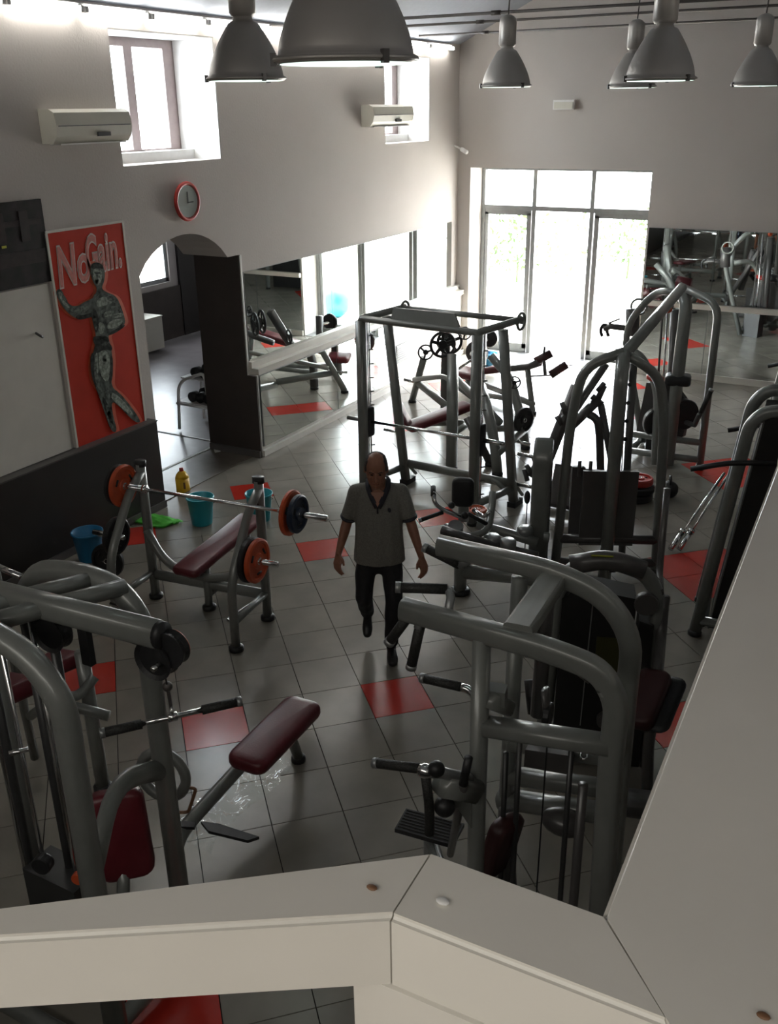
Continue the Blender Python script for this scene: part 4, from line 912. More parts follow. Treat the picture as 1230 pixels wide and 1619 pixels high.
obj('label_plate', [B(lg, (.13, .006, .045), ax=(mX, mY*.6+ZV*.8, ZV*.6-mY*.8))], 'lime', t)
f0 = g0-mY*.06
obj('stack_shroud', [prism([f0+mX*.03+ZV*.05, f0+mX*(wM-.12)+ZV*.05, f0+mX*(wM-.12)+ZV*1.30, f0+mX*.12+ZV*1.36, f0+mX*.03+ZV*1.26], mY*.20)], 'shroud', t)
obj('side_shroud', [prism([f0+mX*(wM-.09)+ZV*.05, f0+mX*(wM+.0)+ZV*.05, f0+mX*(wM+.0)+ZV*1.12, f0+mX*(wM-.09)+ZV*1.15], mY*.18)], 'shroud', t)
obj('cable', [T([f0-mY*.01+mX*.20+ZV*.35, f0-mY*.01+mX*.22+ZV*1.3], .004, 6)], 'alu', t); obj('cable', [T([f0-mY*.01+mX*.42+ZV*.35, f0-mY*.01+mX*.43+ZV*1.2], .004, 6)], 'wire', t)
obj('pulley_disc', [disc(f0-mY*.03+mX*.36+ZV*.42, mY, .062, .05, 24)], 'frame_dk', t); obj('pulley_disc', [disc(g0-mY*.05+mX*(wM-.06)+ZV*1.27, mY, .075, .05, 24)], 'frame_dk', t)
obj('yellow_pin', [B(f0-mY*.05+mX*.34+ZV*.26, (.075, .03, .03), math.atan2(mX.y, mX.x))], 'yellow', t)
obj('info_card', [B(f0-mY*.005+mX*.36+ZV*.85, (.20, .006, .34), math.atan2(mX.y, mX.x))], 'limedk', t)
def text_on(parent, name, s, size, org, X, Z, m, off=.0, ext=.0006):
    cu = bpy.data.curves.new(name, 'FONT'); cu.body = s; cu.size = size; cu.extrude = ext; cu.offset = off; cu.align_x = 'CENTER'; cu.resolution_u = 2
    tmp = bpy.data.objects.new('t', cu); COL.objects.link(tmp); bpy.context.view_layer.update()
    me = bpy.data.meshes.new_from_object(tmp.evaluated_get(bpy.context.evaluated_depsgraph_get())); bpy.data.objects.remove(tmp)
    X = Vector(X).normalized(); Z = Vector(Z).normalized(); N = X.cross(Z); o0 = WORLD[parent.name]
    for v in me.vertices: x, y, z = v.co; v.co = Vector(org) + X*x + Z*y + N*z - o0
    me.materials.clear(); me.materials.append(M[m]); q = bpy.data.objects.new(name, me); COL.objects.link(q); q.parent = parent; return q
text_on(t, 'machine_lettering', 'XRT', .075, f0-mY*.012+mX*.40+ZV*1.13, mX, ZV, 'limedk', .002)
# angled back pad and arm on the right
ba, bb = P(1040, 1062, .95), P(1002, 1150, .80)
bdv = (bb-ba); obj('back_pad', [pad((ba+bb)/2, bdv, mX+ZV*.3, .42, .21, .10)], 'pad_dk', t)
obj('pad_shell', [pad((ba+bb)/2+mX*.07-ZV*.02, bdv, mX+ZV*.3, .42, .24, .05)], 'black', t)
obj('lever', [T([g0+mX*(wM+.05)+ZV*1.30, P(1045, 1000, 1.05), P(1040, 1060, .95), P(1025, 1180, .5), P(1022, 1290, .1)], .035, 12, .2)], 'frame_dk', t)
obj('seat_cover', [pad(P(1005, 1270, .45), (1, .3, 0), (0, 1, -.4), .34, .30, .10)], 'frame_dk', t)
obj('lever_bar', [T([g0+mX*(wM+.02)+ZV*1.34-mY*.03, g0+mX*(wM+.02)+ZV*1.34+mY*.25+mX*.02, g0+mX*(wM+.04)+mY*.3+ZV*1.9], .022, 10, .1)], 'frame_dk', t)
obj('foot_roll', [T([P(840, 1075, .55), P(846, 1128, .35)], .05, 14)], 'black', t)

# ---------------------------------------------------------------- assisted dip and chin machine, right foreground
t = thing('dip_chin_machine', 'large silver assisted dip and chin machine in the right foreground', 'gym machine', (-1.2, 3.3, 0))
YN, YF = 3.03, 3.62
N = lambda px, py: PY(px, py, YN)
F_ = lambda px, py: PY(px, py, YF)
tube = dict(n=16, h=.047, sq=1.6)
obj('top_arm', [T([N(636, 962), N(870, 1028), N(950, 1060), N(976, 1110), N(966, 1200), (N(960, 1430).x, YN, .04)], .040, f=.16, **tube)], 'frame', t)
obj('top_arm', [T([F_(694, 862), F_(880, 905), F_(960, 945), F_(1000, 1010), F_(990, 1100), (F_(985, 1200).x, YF, .04)], .040, f=.18, **tube)], 'frame', t)
xb = N(960, 1430).x; xp = N(752, 1385).x; xpf = F_(822, 905).x
obj('front_post', [T([(xp, YN, .04), (N(762, 1000).x, YN, N(762, 1000).z-.02)], .037, n=14, h=.045, up=(0, 1, 0))], 'frame', t)
obj('front_post', [T([(xpf-.03, YF, .04), (xpf, YF, F_(822, 905).z-.02)], .037, n=14, h=.045, up=(0, 1, 0))], 'frame', t)
obj('rear_strut', [T([PY(868, 905, 3.68), PY(850, 1130, 3.68)], .036, n=12)], 'frame_dk', t)
obj('top_cross', [T([N(818, 1000), F_(876, 915)], .058, n=14, h=.035, sq=3)], 'frame', t)
obj('mid_beam', [T([N(768, 1148), N(965, 1178)], .048, n=14, h=.036, sq=1.6)], 'frame', t)
obj('top_cover_bar', [T([N(800, 1012), N(900, 1048), N(935, 1075)], .02, n=8, f=.05)], 'frame_dk', t)
obj('upper_cross_rear', [T([F_(800, 1172), F_(985, 1200)], .045, n=14, h=.04, sq=1.6)], 'frame', t)
obj('lower_cross_rear', [T([F_(800, 1225), F_(985, 1250)], .045, n=14, h=.04, sq=1.6)], 'frame', t)
obj('low_cross_rear', [T([F_(790, 1262), F_(985, 1290)], .05, n=14, h=.045, sq=1.6)], 'frame', t)
obj('cross_joint', [T([N(958, 1180)+YV*.02, F_(965, 1185)], .035, n=12)], 'frame', t)
obj('joint_boss', [ring(F_(928, 1191)-YV*.05+ZV*.02, (0, -.5, .9), .016, .006)], 'chrome', t)
for a, b in (((822, 1165), (818, 1395)), ((905, 1165), (890, 1420)), ((800, 1190), (790, 1380))): obj('guide_rod', [T([PY(*a, 3.3), (PY(*a, 3.3).x, 3.3, .08)], .013, n=10)], 'stack', t)
obj('cable', [T([PY(866, 1160, 3.28), (PY(866, 1160, 3.28).x-.01, 3.28, .1)], .004, n=6)], 'black', t)
obj('guide_rod', [T([PY(922, 1240, 3.3), (PY(922, 1240, 3.3).x, 3.3, .08)], .022, n=10)], 'frame_dk', t)
obj('weight_stack', [B((PY(866, 1160, 3.3).x, 3.3, .30), (.22, .14, .44))], 'stack', t)
obj('stack_cover', [prism([PY(830, 1185, 3.45), PY(900, 1195, 3.45), PY(898, 1225, 3.45), PY(828, 1212, 3.45)], (0, .08, 0))], 'frame_dk', t)
obj('pulley', [disc(PY(866, 1130, 3.3), (1, .1, 0), .055, .03, 20)], 'black', t); obj('pulley_fork', [T([PY(862, 1090, 3.3), PY(866, 1145, 3.3)], .03, n=10, h=.015)], 'frame_dk', t)
# handles
grip(t, N(690, 948)+YV*.10, N(630, 932)+YV*.02, .022)
obj('handle_elbow', [T([N(690, 948)+YV*.10, N(700, 955)+YV*.08, N(704, 975)+YV*.02], .018, n=10, f=.03)], 'alu', t)
grip(t, N(645, 975), N(618, 1012), .022)
grip(t, N(664, 990), N(651, 1050), .022)
obj('handle_elbow', [T([N(668, 970), N(664, 990)-YV*.02], .018, n=10)], 'alu', t)
grip(t, F_(726, 893), F_(676, 868)-ZV*.0, .022)
obj('handle_elbow', [T([F_(726, 893), F_(745, 885), F_(755, 872)], .02, n=10, f=.03)], 'alu', t)
g1, g2 = PY(728, 1086, 3.22), PY(672, 1073, 3.22); grip(t, g1, g2, .021, 'dip_grip')
obj('dip_arm', [T([g1, PY(742, 1090, 3.22), PY(752, 1102, 3.2), PY(790, 1110, 3.1)], .019, n=12, f=.04)], 'chrome', t)
obj('dip_bracket', [T([PY(770, 1105, 3.03), PY(800, 1118, 3.2)], .04, n=12, h=.035, sq=2)], 'frame', t)
obj('dip_bracket', [B(PY(783, 1098, 3.1), (.09, .07, .07), .2)], 'frame', t)
g1, g2 = PY(664, 1215, 2.80), PY(598, 1207, 2.80); grip(t, g1, g2, .021, 'dip_grip')
obj('dip_joint', [sph(PY(672, 1219, 2.80), .032, (1.2, 1, 1))], 'chrome', t); obj('dip_arm', [T([PY(672, 1220, 2.8), PY(700, 1222, 2.82), PY(742, 1232, 2.95)], .024, n=12)], 'alu', t)
obj('dip_knob', [sph(PY(690, 1216, 2.80), .035)], 'black', t)
obj('dip_bracket', [T([PY(698, 1238, 2.84), PY(750, 1248, 2.98)], .05, n=12, h=.05, sq=2.5)], 'frame', t)
obj('gusset', [prism([PY(698, 1240, 2.9), PY(745, 1240, 2.98), PY(745, 1310, 2.98), PY(728, 1285, 2.95)], (0, .04, 0))], 'frame', t)
obj('adjust_lever', [T([PY(732, 1240, 2.85), PY(741, 1198, 2.85)], .018, n=10)], 'black', t); obj('adjust_knob', [sph(PY(703, 1275, 2.85), .045)], 'black', t)
obj('grip_post', [T([PY(673, 1228, 2.8), PY(679, 1275, 2.8), PY(679, 1318, 2.8)], .021, n=12, f=.05)], 'grip', t)
fpz = .62
fc = [P(642, 1278, fpz), P(734, 1302, fpz), P(716, 1336, fpz), P(624, 1310, fpz)]
obj('step_plate', [prism([tuple(p) for p in fc], (0, 0, -.025))], 'black', t)
for k in range(7):
    a = fc[0].lerp(fc[3], (k+.6)/7.6); b = fc[1].lerp(fc[2], (k+.6)/7.6); obj('tread_rib', [T([a.lerp(b, .03)+ZV*.002, a.lerp(b, .97)+ZV*.002], .004, n=6)], 'grip', t)
cf = sum(fc, Vector())/4
obj('step_post', [T([(cf.x, cf.y, .04), (cf.x, cf.y, fpz-.02)], .03, n=10)], 'frame', t)
obj('step_beam', [T([(cf.x, cf.y, fpz-.07), (xp, YN-.03, fpz-.07)], .035, n=12)], 'frame', t)
obj('step_link', [T([PY(733, 1240, 2.86), P(712, 1350, .5)], .02, n=10)], 'frame_dk', t)
for b in ((xp, YN), (xb, YN), (xpf-.03, YF), (F_(985, 1200).x, YF)): foot(t, b, .05)
obj('base_beam', [T([(xp, YN, .12), (xb, YN, .12)], .045, n=12)], 'frame', t); obj('base_beam', [T([(xpf, YF, .12), (F_(985, 1200).x, YF, .12)], .045, n=12)], 'frame', t)
obj('base_cross', [T([(xb, YN, .12), (F_(985, 1200).x, YF, .12)], .045, n=12)], 'frame', t)
obj('knee_pad', [pad(PY(792, 1335, 3.3), ZV+Vector((.2, 0, 0)), (.3, 1, 0), .34, .20, .09)], 'pad_dk', t)
obj('knee_pad_arm', [T([PY(800, 1280, 3.35), PY(806, 1400, 3.35)], .035, n=10)], 'frame_dk', t)
obj('lever_bag', [sph(PY(890, 1300, 3.5), .09, (1.2, .8, .7))], 'frame_dk', t)

# ---------------------------------------------------------------- multi station tower, left foreground
t = thing('lat_pulldown_tower', 'big silver lat pulldown tower in the left foreground', 'gym machine', (-2.9, 2.5, 0))
Zt = 2.20
fleg = P(228, 975, 2.08); nleg = P(92, 1085, 2.08)
far = [P(-60, 935, Zt), P(60, 905, Zt), P(160, 915, Zt), P(215, 950, Zt-.02)]
fx, fy = fleg.x, fleg.y; nx_, ny_ = nleg.x, nleg.y
yf = 2.72; yn = 2.05
A_ = lambda px, py: PY(px, py, yf)
C_ = lambda px, py: PY(px, py, yn)
obj('top_arch', [T([A_(40, 935), A_(62, 900), A_(130, 905), A_(190, 930), A_(228, 985), (A_(240, 1060).x, yf, .04)], .048, n=16, f=.16, h=.05)], 'frame', t)
obj('top_arch', [T([C_(-120, 960), C_(-30, 990), C_(45, 1035), C_(100, 1110), (C_(118, 1250).x, yn, .04)], .052, n=16, f=.22, h=.05)], 'frame', t)
tip = P(250, 1003, Zt+.02); bk = P(-80, 920, Zt+.02)
obj('pulley_beam', [T([tuple(bk), tuple(tip)], .048, n=16, h=.055, sq=1.5)], 'frame', t)
obj('beam_end_cap', [T([tuple(tip), tuple(tip+(tip-bk).normalized()*.03)], .05, n=16, h=.057)], 'black', t)
bdn = (tip-bk).normalized(); bs = Vector((-bdn.y, bdn.x, 0))
for f_ in (.345, .50): 
    c = bk.lerp(tip, f_); fa = A_(proj(c)[0]+40, 915)
    obj('top_tie', [T([c+ZV*0, (c.x+.10, yf, Zt-.02)], .038, n=12)], 'frame', t); obj('top_tie', [T([c, (c.x-.28, yn+.05, Zt-.04)], .042, n=12)], 'frame', t)
for c, r in ((tip+ZV*-.11-bdn*.02, .088), (bk.lerp(tip, .50)-ZV*.12, .085)):
    obj('pulley_wheel', [L([(.02, -.02), (r*.8, -.02), (r, -.03), (r*.93, -.01), (r*.93, .01), (r, .03), (r*.8, .02), (.02, .02)], c, bs, 28, False)], 'black', t)
obj('pulley_wheel', [L([(.02, -.018), (.075, -.022), (.068, 0), (.075, .022), (.02, .018)], tip+ZV*-.05+bdn*.055, bs, 28, False)], 'black', t)
obj('pulley_guard', [ring(tip+ZV*-.05+bdn*.055+bs*.025, bs, .066, .007, 24, 6)], 'orange', t)
obj('pulley_bracket', [B(bk.lerp(tip, .66)-ZV*.13, (.05, .03, .20), 0)], 'black', t)
obj('cable', [T([bk.lerp(tip, .5)-ZV*.05, tip-ZV*.07-bdn*.1], .005, n=6)], 'black', t)
obj('axle', [T([tip+ZV*-.11-bs*.04+bdn*.02, tip+ZV*-.11-bs*.08+bdn*.02], .012, n=8)], 'chrome', t)
obj('mid_arch', [T([(C_(118, 1250).x, yn+.02, 1.22), ((C_(118, 1250).x+A_(240, 1060).x)/2-.06, (yf+yn)/2, 1.42), (A_(240, 1060).x, yf-.02, 1.25)], .036, n=14, f=.35, h=.05)], 'frame', t)
lx = A_(240, 1060).x; lxn = C_(118, 1250).x
for k, (dx, m) in enumerate(((-.30, 'chrome'), (-.40, 'stack'), (-.52, 'chrome'), (-.24, 'stack'), (-.62, 'stack'), (-.74, 'chrome'))):
    obj('guide_rod', [T([(lx+dx, (yf+yn)/2-.02+.05*(k % 2), .08), (lx+dx, (yf+yn)/2-.02+.05*(k % 2), Zt-.06)], .012 if m == 'chrome' else .022, n=10)], m, t)
obj('weight_stack', [B((lx-.42, (yf+yn)/2, .42), (.34, .18, .62))], 'stack', t)
obj('base_beam', [T([(lx, yf, .10), (lx, yn, .10)], .045, n=12)], 'frame', t)
obj('base_beam', [T([(lx, yf, .10), (lx-1.1, yf, .10)], .045, n=12)], 'frame', t); obj('base_beam', [T([(lxn, yn, .10), (lxn-1.1, yn, .10)], .045, n=12)], 'frame', t)
obj('rear_post', [T([(lx-1.0, yf-.05, .04), (lx-1.0, yf-.05, Zt-.05)], .05, n=14)], 'frame', t); obj('rear_post', [T([(lxn-1.0, yn+.03, .04), (lxn-1.0, yn+.03, Zt-.05)], .05, n=14)], 'frame', t)
for b in ((lx, yf), (lxn, yn), (lx-1.0, yf-.05), (lxn-1.0, yn+.03)): foot(t, b, .055)
# back pad low between the posts
bp = P(192, 1318, .95); obj('back_pad', [pad(bp, ZV+Vector((-.15, .1, 0)), (.75, .65, 0), .46, .26, .10)], 'pad', t)
obj('back_pad_stem', [T([bp-ZV*.1, (lx-.05, (yf+yn)/2, .6)], .03, n=10)], 'frame', t)
obj('cam_arc', [ring(P(258, 1225, .95), (.2, -1, .1), .13, .028, 26, 8), T([P(258, 1195, 1.05), P(258, 1260, .85)], .02, n=8)], 'frame', t)
obj('small_knob', [disc(P(68, 1365, 1.0), (.3, -1, 0), .045, .05, 18)], 'black', t)
obj('orange_disc', [disc(P(124, 1388, .9), (.3, -1, 0), .03, .03, 14)], 'orange', t)
obj('chrome_link', [T([P(14, 1192, 1.5), P(45, 1184, 1.5)], .012, n=8)], 'chrome', t)
# seat on a long sloping stem
s0, s1 = P(392, 1205, .50), P(478, 1118, .50); sdv = s1-s0
obj('seat_pad', [pad((s0+s1)/2+ZV*.0, sdv, (-sdv.y, sdv.x, 0), .74, .27, .09, .03, .07)], 'pad', t)
st0 = P(268, 1335, .30)
obj('seat_stem', [T([(lx+.0, yf+.02, .20), st0, P(395, 1195, .38), P(450, 1140, .40)], .042, n=14, f=.2)], 'frame', t)
ft = Vector((-3.16, 4.37, 0)); ft = P(472, 1203, 0); obj('seat_leg', [T([(ft.x, ft.y, .03), P(455, 1150, .42)], .036, n=12)], 'frame', t); foot(t, ft, .04)
obj('foot_plate', [prism([P(318, 1303, .34), P(345, 1306, .34), P(410, 1327, .34), P(392, 1333, .34), P(330, 1318, .34)], (0, 0, .02))], 'black', t)
obj('foot_plate', [prism([P(262, 1300, .34), P(310, 1304, .34), P(308, 1312, .34), P(262, 1310, .34)], (0, 0, .02))], 'black', t)
obj('foot_peg', [T([P(284, 1242, .5), P(310, 1247, .5), P(298, 1284, .36), P(275, 1285, .36)], .010, n=8, f=.02)], 'tanshelf', t)
# lat bar
lb0, lb1 = P(166, 1158, 1.72), P(374, 1110, 1.72); ld = (lb1-lb0).normalized(); lm = lb0.lerp(lb1, .50)
lt = thing('lat_bar', 'short chrome pulldown bar with black rubber grips hanging from the left tower', 'bar', lm)
obj('shaft', [T([lb0.lerp(lb1, .25), lb0.lerp(lb1, .75)], .012, 12)], 'chrome', lt)
for a, b in ((.27, 0), (.73, 1)): grip(lt, lb0.lerp(lb1, a), lb0.lerp(lb1, b), .021)
obj('swivel', [T([lm-ld*.02, lm+ld*.02], .02, 12)], 'chrome', lt)
obj('snap_link', [ring(lm+ZV*.035, ld, .022, .005, 16, 6)], 'chrome', lt)
obj('hanger', [T([lm+ZV*.05, lm+ZV*.05+(tip-lm-ZV*.05)*.28], .008, 8), sph(lm+ZV*.05+(tip-lm-ZV*.05)*.30, .022)], 'wire', lt)
obj('cable', [T([lm+ZV*.05+(tip-lm-ZV*.05)*.3, tip-ZV*.10], .004, 6)], 'black', lt)

# second station left of it (partly cut off)
t = thing('crossover_station', 'grey cable station cut off by the left edge, with burgundy pads', 'gym machine', (-4.1, 3.6, 0))
obj('pad', [pad(P(88, 1048, .9), (1, -.25, .3), (.3, 1, 0), .34, .26, .09)], 'pad', t)
obj('pad', [pad(P(5, 1092, 1.2), (1, -.2, .3), (.3, 1, 0), .36, .28, .10)], 'pad', t)
obj('post', [T([P(35, 1260, .03), P(35, 1260, 0)+ZV*1.9], .05, n=12)], 'frame', t)
pb = P(35, 1260, 0)
obj('post', [T([pb+Vector((.42, .30, .03)), pb+Vector((.42, .30, 1.05))], .045, n=12)], 'frame', t)
obj('lower_bar', [T([P(70, 1110, .9), P(110, 1115, .8), P(172, 1132, .75)], .032, n=12, f=.1)], 'frame', t)
obj('lower_bar', [T([P(75, 1085, .9), P(120, 1108, .8), P(150, 1070, .9)], .032, n=12, f=.1)], 'frame', t)
obj('pad_stem', [T([P(88, 1055, .85), P(78, 1110, .8), pb+Vector((.1, .1, .6))], .03, n=10, f=.05)], 'frame', t)
obj('top_rod', [T([P(-10, 893, 1.7), P(34, 912, 1.7)], .018, n=10)], 'chrome', t)
obj('top_rod_support', [T([P(-10, 893, 1.7), pb+Vector((-.2, .3, .04))], .03, n=10)], 'frame', t)
foot(t, pb, .05); foot(t, pb+Vector((.42, .30, 0)), .05)

# ---------------------------------------------------------------- dumbbell rack in the side room, white heater box
t = thing('dumbbell_rack', 'white tube dumbbell rack just inside the arch', 'rack', (-8.5, 9.9, 0))
rk = P(284, 680, 0); rx = rk.x
y_ = rk.y; rr = lambda px, py: PY(px, py, y_)
obj('rack_frame', [T([(rx, y_, .02), rr(282, 612), rr(290, 600), rr(322, 590), (rr(331, 640).x, y_, rr(331, 640).z), (rr(334, 640).x, y_, .02)], .022, n=12, f=.08)], 'white', t)
obj('rack_frame', [T([(rx, y_+.55, .02), (rx, y_+.55, rr(282, 612).z), (rr(322, 590).x, y_+.55, rr(322, 590).z), (rr(334, 640).x, y_+.55, .02)], .022, n=12, f=.08)], 'white', t)
za, zb = rr(284, 638).z, rr(330, 642).z
obj('shelf_bar', [T([(rx, y_, za), (rr(332, 642).x, y_, za)], .02, n=10)], 'white', t)
obj('shelf_tray', [B(((rx+rr(332, 642).x)/2, y_+.28, za+.01), (.62, .5, .02))], 'white', t)
zt = rr(300, 598).z
obj('top_tray', [B(((rx+rr(332, 642).x)/2+.05, y_+.28, zt-.02), (.5, .5, .02))], 'white', t)
n_ = 0
for px, py, zz, rw in ((297, 628, za+.02, 0), (309, 628, za+.02, 1), (321, 630, za+.02, 2), (300, 578, zt-.01, 3), (314, 580, zt-.01, 4)):
    x = rr(px, py).x; r = .07; c = Vector((x, y_+.25, zz+r))
    dt = thing('dumbbell', '%s black dumbbell from the left on the %s shelf of the white rack' % (('first', 'second', 'third')[rw % 3], 'lower' if rw < 3 else 'upper'), 'dumbbell', c, 'dumbbells on the white rack')
    obj('head', [T([c+YV*-.17, c+YV*-.07], r, 16)], 'black', dt); obj('head', [T([c+YV*.07, c+YV*.17], r, 16)], 'black', dt); obj('handle', [T([c-YV*.08, c+YV*.08], .018, 10)], 'chrome', dt)
hb0, hb1 = P(206, 548, 0), P(262, 551, 0)
hx = PX(240, 548, -12.0)
t = thing('heater_box', 'white box heater on the floor of the side room', 'heater', (-12.3, 13.2, 0))
obj('casing', [B((-12.3, 12.95, .33), (.42, 1.1, .58))], 'acp', t); obj('lid', [B((-12.3, 12.95, .63), (.44, 1.12, .02))], 'acp', t)

# ---------------------------------------------------------------- cleaning things on the floor
def bucket(c, R, h, m, lab, handle=True):
    c = Vector(c); o = thing('bucket', lab, 'bucket', c)
    obj('tub', [L([(0, .004), (R*.74, .0), (R*.76, .01), (R*.97, h-.02), (R*1.04, h-.015), (R*1.04, h), (R*.95, h), (R*.72, .02), (0, .02)], c, n=32)], m, o)
    if handle: obj('handle', [T([c+Vector((R*1.03*math.cos(a), R*1.03*math.sin(a)*1.0, h-.02-.10*abs(math.sin(a)))) for a in [k*math.pi/10 for k in range(11)]], .004, 6)], 'wire', o)
    return o
bucket(P(318, 828, 0)+Vector((0, .02, 0)), .145, .31, 'aqua', 'aqua plastic bucket standing in front of the yellow bottle')
bucket(P(410, 822, 0)+Vector((0, .02, 0)), .145, .31, 'aqua', 'aqua plastic bucket partly hidden behind the bench upright')
bucket(P(140, 885, 0)+Vector((0, .03, 0)), .15, .30, 'blue', 'blue plastic bucket against the dark wainscot')
bucket((-6.08, 14.75, 0), .145, .28, 'blue', 'small blue bucket by the glass doors, behind the smith machine')
yb = P(290, 776, 0); t = thing('detergent_bottle', 'yellow detergent jug behind the aqua bucket', 'bottle', yb)
obj('jug', [T([yb+ZV*0, yb+ZV*.04, yb+ZV*.17], .082, 20, h=.06, sq=1.6), L([(.078, .165), (.07, .20), (.045, .235), (.022, .25)], yb, n=20)], 'yellow', t)
obj('screw_cap', [L([(.022, .248), (.024, .25), (.024, .285), (0, .287)], yb, n=16)], 'red', t)
obj('label', [prism([yb+Vector((.02, -.062, .05)), yb+Vector((.075, -.04, .05)), yb+Vector((.075, -.04, .13)), yb+Vector((.02, -.062, .13))], (.003, -.004, 0))], 'tanshelf', t)
gc = P(248, 826, 0); rd = random.Random(4)
V = []; F = []
nn = 14
for i in range(nn):
    for j in range(nn):
        u, v = i/(nn-1)-.5, j/(nn-1)-.5
        V.append(gc+Vector((u*.42+v*.1, v*.26, .02+.085*max(0, 1-(u*u+v*v)*5)*(.6+.6*noise.noise(Vector((u*7, v*7, 1))))+.025*abs(noise.noise(Vector((u*11, v*9, 4)))))))
for i in range(nn-1):
    for j in range(nn-1): F.append((i*nn+j, (i+1)*nn+j, (i+1)*nn+j+1, i*nn+j+1))
V2 = [p+Vector((0, 0, -.015)) for p in V]; m_ = len(V)
F2 = [tuple(k+m_ for k in f[::-1]) for f in F]
o = obj('cleaning_cloth', [(V+V2, F+F2, True)], 'green'); o['label'] = 'crumpled bright green cloth on the floor beside the bench rack'; o['category'] = 'cloth'
o = obj('paper_scrap', [prism([P(338, 711, .004), P(346, 710, .004), P(349, 714, .004), P(340, 716, .004)], (0, 0, .006))], 'white'); o['label'] = 'tiny white paper scrap on the floor in front of the arch'; o['category'] = 'scrap'
pb_ = P(168, 915, 0); plate(pb_+Vector((0, .05, .17)), (.2, -.97, .1), .17, .05, 'black', 'black plate standing on the floor between the blue bucket and the bench')

fa, fb = P(436, 1196, .01), P(296, 1338, .01); rd = random.Random(11); V = []; F = []
fd = (fb-fa); fs = Vector((-fd.y, fd.x, 0)).normalized(); nu, nv = 40, 12
for i in range(nu):
    for j in range(nv):
        u, v = i/(nu-1), j/(nv-1)-.5
        wv = .16*(1+.35*noise.noise(Vector((u*4, v*2, 3))))
        V.append(fa+fd*u+fs*(v*wv*2+.03*math.sin(u*7))+ZV*(.008+.05*abs(noise.noise(Vector((u*16, v*6, 0))))+.012*abs(noise.noise(Vector((u*45, v*18, 5))))))
for i in range(nu-1):
    for j in range(nv-1): F.append((i*nv+j, (i+1)*nv+j, (i+1)*nv+j+1, i*nv+j+1))
o = obj('plastic_film', [(V, F, True)], 'glass'); o['label'] = 'crumpled strip of clear plastic film on the floor beside the burgundy seat'; o['category'] = 'film'
# ================================================================== THE MAN
PO = Vector((-3.30, 5.88, 0)); PL_, PF_ = Vector((.888, .46, 0)), Vector((.46, -.888, 0))
def loc(x, y, z): return PO + PL_*x + PF_*y + ZV*z*1.06
man = thing('person', 'man in a heather grey polo shirt and black trousers walking toward the camera, looking down', 'person', PO)
def blob(chain, n_per=.018):
    """chain of (point(x,y,z), rx, ry) : dense ellipsoid beads in local axes"""
    out = []
    for (p, a, b), (q, c, d) in zip(chain, chain[1:]):
        p, q = Vector(p), Vector(q); L_ = (q-p).length; k = max(2, int(L_/min(n_per, max(min(a, b, c, d)*.5, .004)))+1)
        for i in range(k+1):
            t = i/k; out.append((p.lerp(q, t), a+(c-a)*t, b+(d-b)*t))
    return out
def body_mesh(name, beads, vox, m, smooth=4, extra=None, label=None):
    V = []; F = []
    base = sph((0, 0, 0), 1, n=12, m=8)
    for p, a, b in beads:
        i = len(V); c = (a+b)/2 if True else a; rz = min(a, b)
        for v in base[0]: V.append(Vector((p.x+v.x*a, p.y+v.y*b, p.z+v.z*rz)))
        F += [tuple(k+i for k in f) for f in base[1]]
    V = [loc(*v)-PO for v in V]
    me = bpy.data.meshes.new(name); me.from_pydata([tuple(v) for v in V], [], F); me.update()
    o = bpy.data.objects.new(name, me); COL.objects.link(o)
    r = o.modifiers.new('r', 'REMESH'); r.mode = 'VOXEL'; r.voxel_size = vox
    s = o.modifiers.new('s', 'SMOOTH'); s.iterations = smooth; s.factor = .5
    bpy.context.view_layer.update()
    me2 = bpy.data.meshes.new_from_object(o.evaluated_get(bpy.context.evaluated_depsgraph_get()))
    o.modifiers.clear(); o.data = me2; me2.materials.clear(); me2.materials.append(M[m]); me2.polygons.foreach_set('use_smooth', [True]*len(me2.polygons))
    o.parent = man; WORLD[o.name] = PO
    if label: o['label'] = label
    return o
# ---- joints (x toward his left / image right, y forward)
hd = Vector((-.01, .095, 1.545))
sk_ = []
tilt = math.radians(20)
def hp(x, y, z):      # head-local to person-local, head pitched down
    return Vector((hd.x+x, hd.y + y*math.cos(tilt)+z*math.sin(tilt)*.6, hd.z + z*math.cos(tilt)-y*math.sin(tilt)))
beads = []
def hb(x, y, z, a, b): beads.append((hp(x, y, z), a, b))
for z, a, b, y in ((.085, .040, .055, -.012), (.065, .060, .076, -.01), (.050, .073, .090, -.008), (.03, .080, .094, -.006), (0, .081, .092, -.004), (-.03, .077, .084, .002), (-.055, .071, .072, .012), (-.08, .062, .058, .022), (-.095, .048, .044, .034), (-.105, .032, .030, .048)):
    hb(0, y, z, a, b)
beads += [(hp(0, .088+.010*k/4, .015-.045*k/4), .009+.004*k/4, .012+.006*k/4) for k in range(5)]      # nose
beads += [(hp(s*.012, .092, -.032), .008, .009) for s in (-1, 1)]
beads += [(hp(s*.028, .072, .030), .024, .014) for s in (-1, 1)]                                      # brow
beads += [(hp(s*.040, .060, -.022), .020, .020) for s in (-1, 1)]                                     # cheek
beads += [(hp(0, .080, -.062), .022, .010), (hp(0, .078, -.075), .018, .010), (hp(0, .072, -.100), .018, .014)]
for s in (-1, 1): beads += [(hp(s*.086, -.008, .012-.011*k), .008, .014-.002*abs(k-1)) for k in range(5)]  # ears
beads += blob([((0, -.005, 1.37), .066, .066), ((0, .02, 1.43), .058, .062), ((-.005, .055, 1.49), .056, .060)])
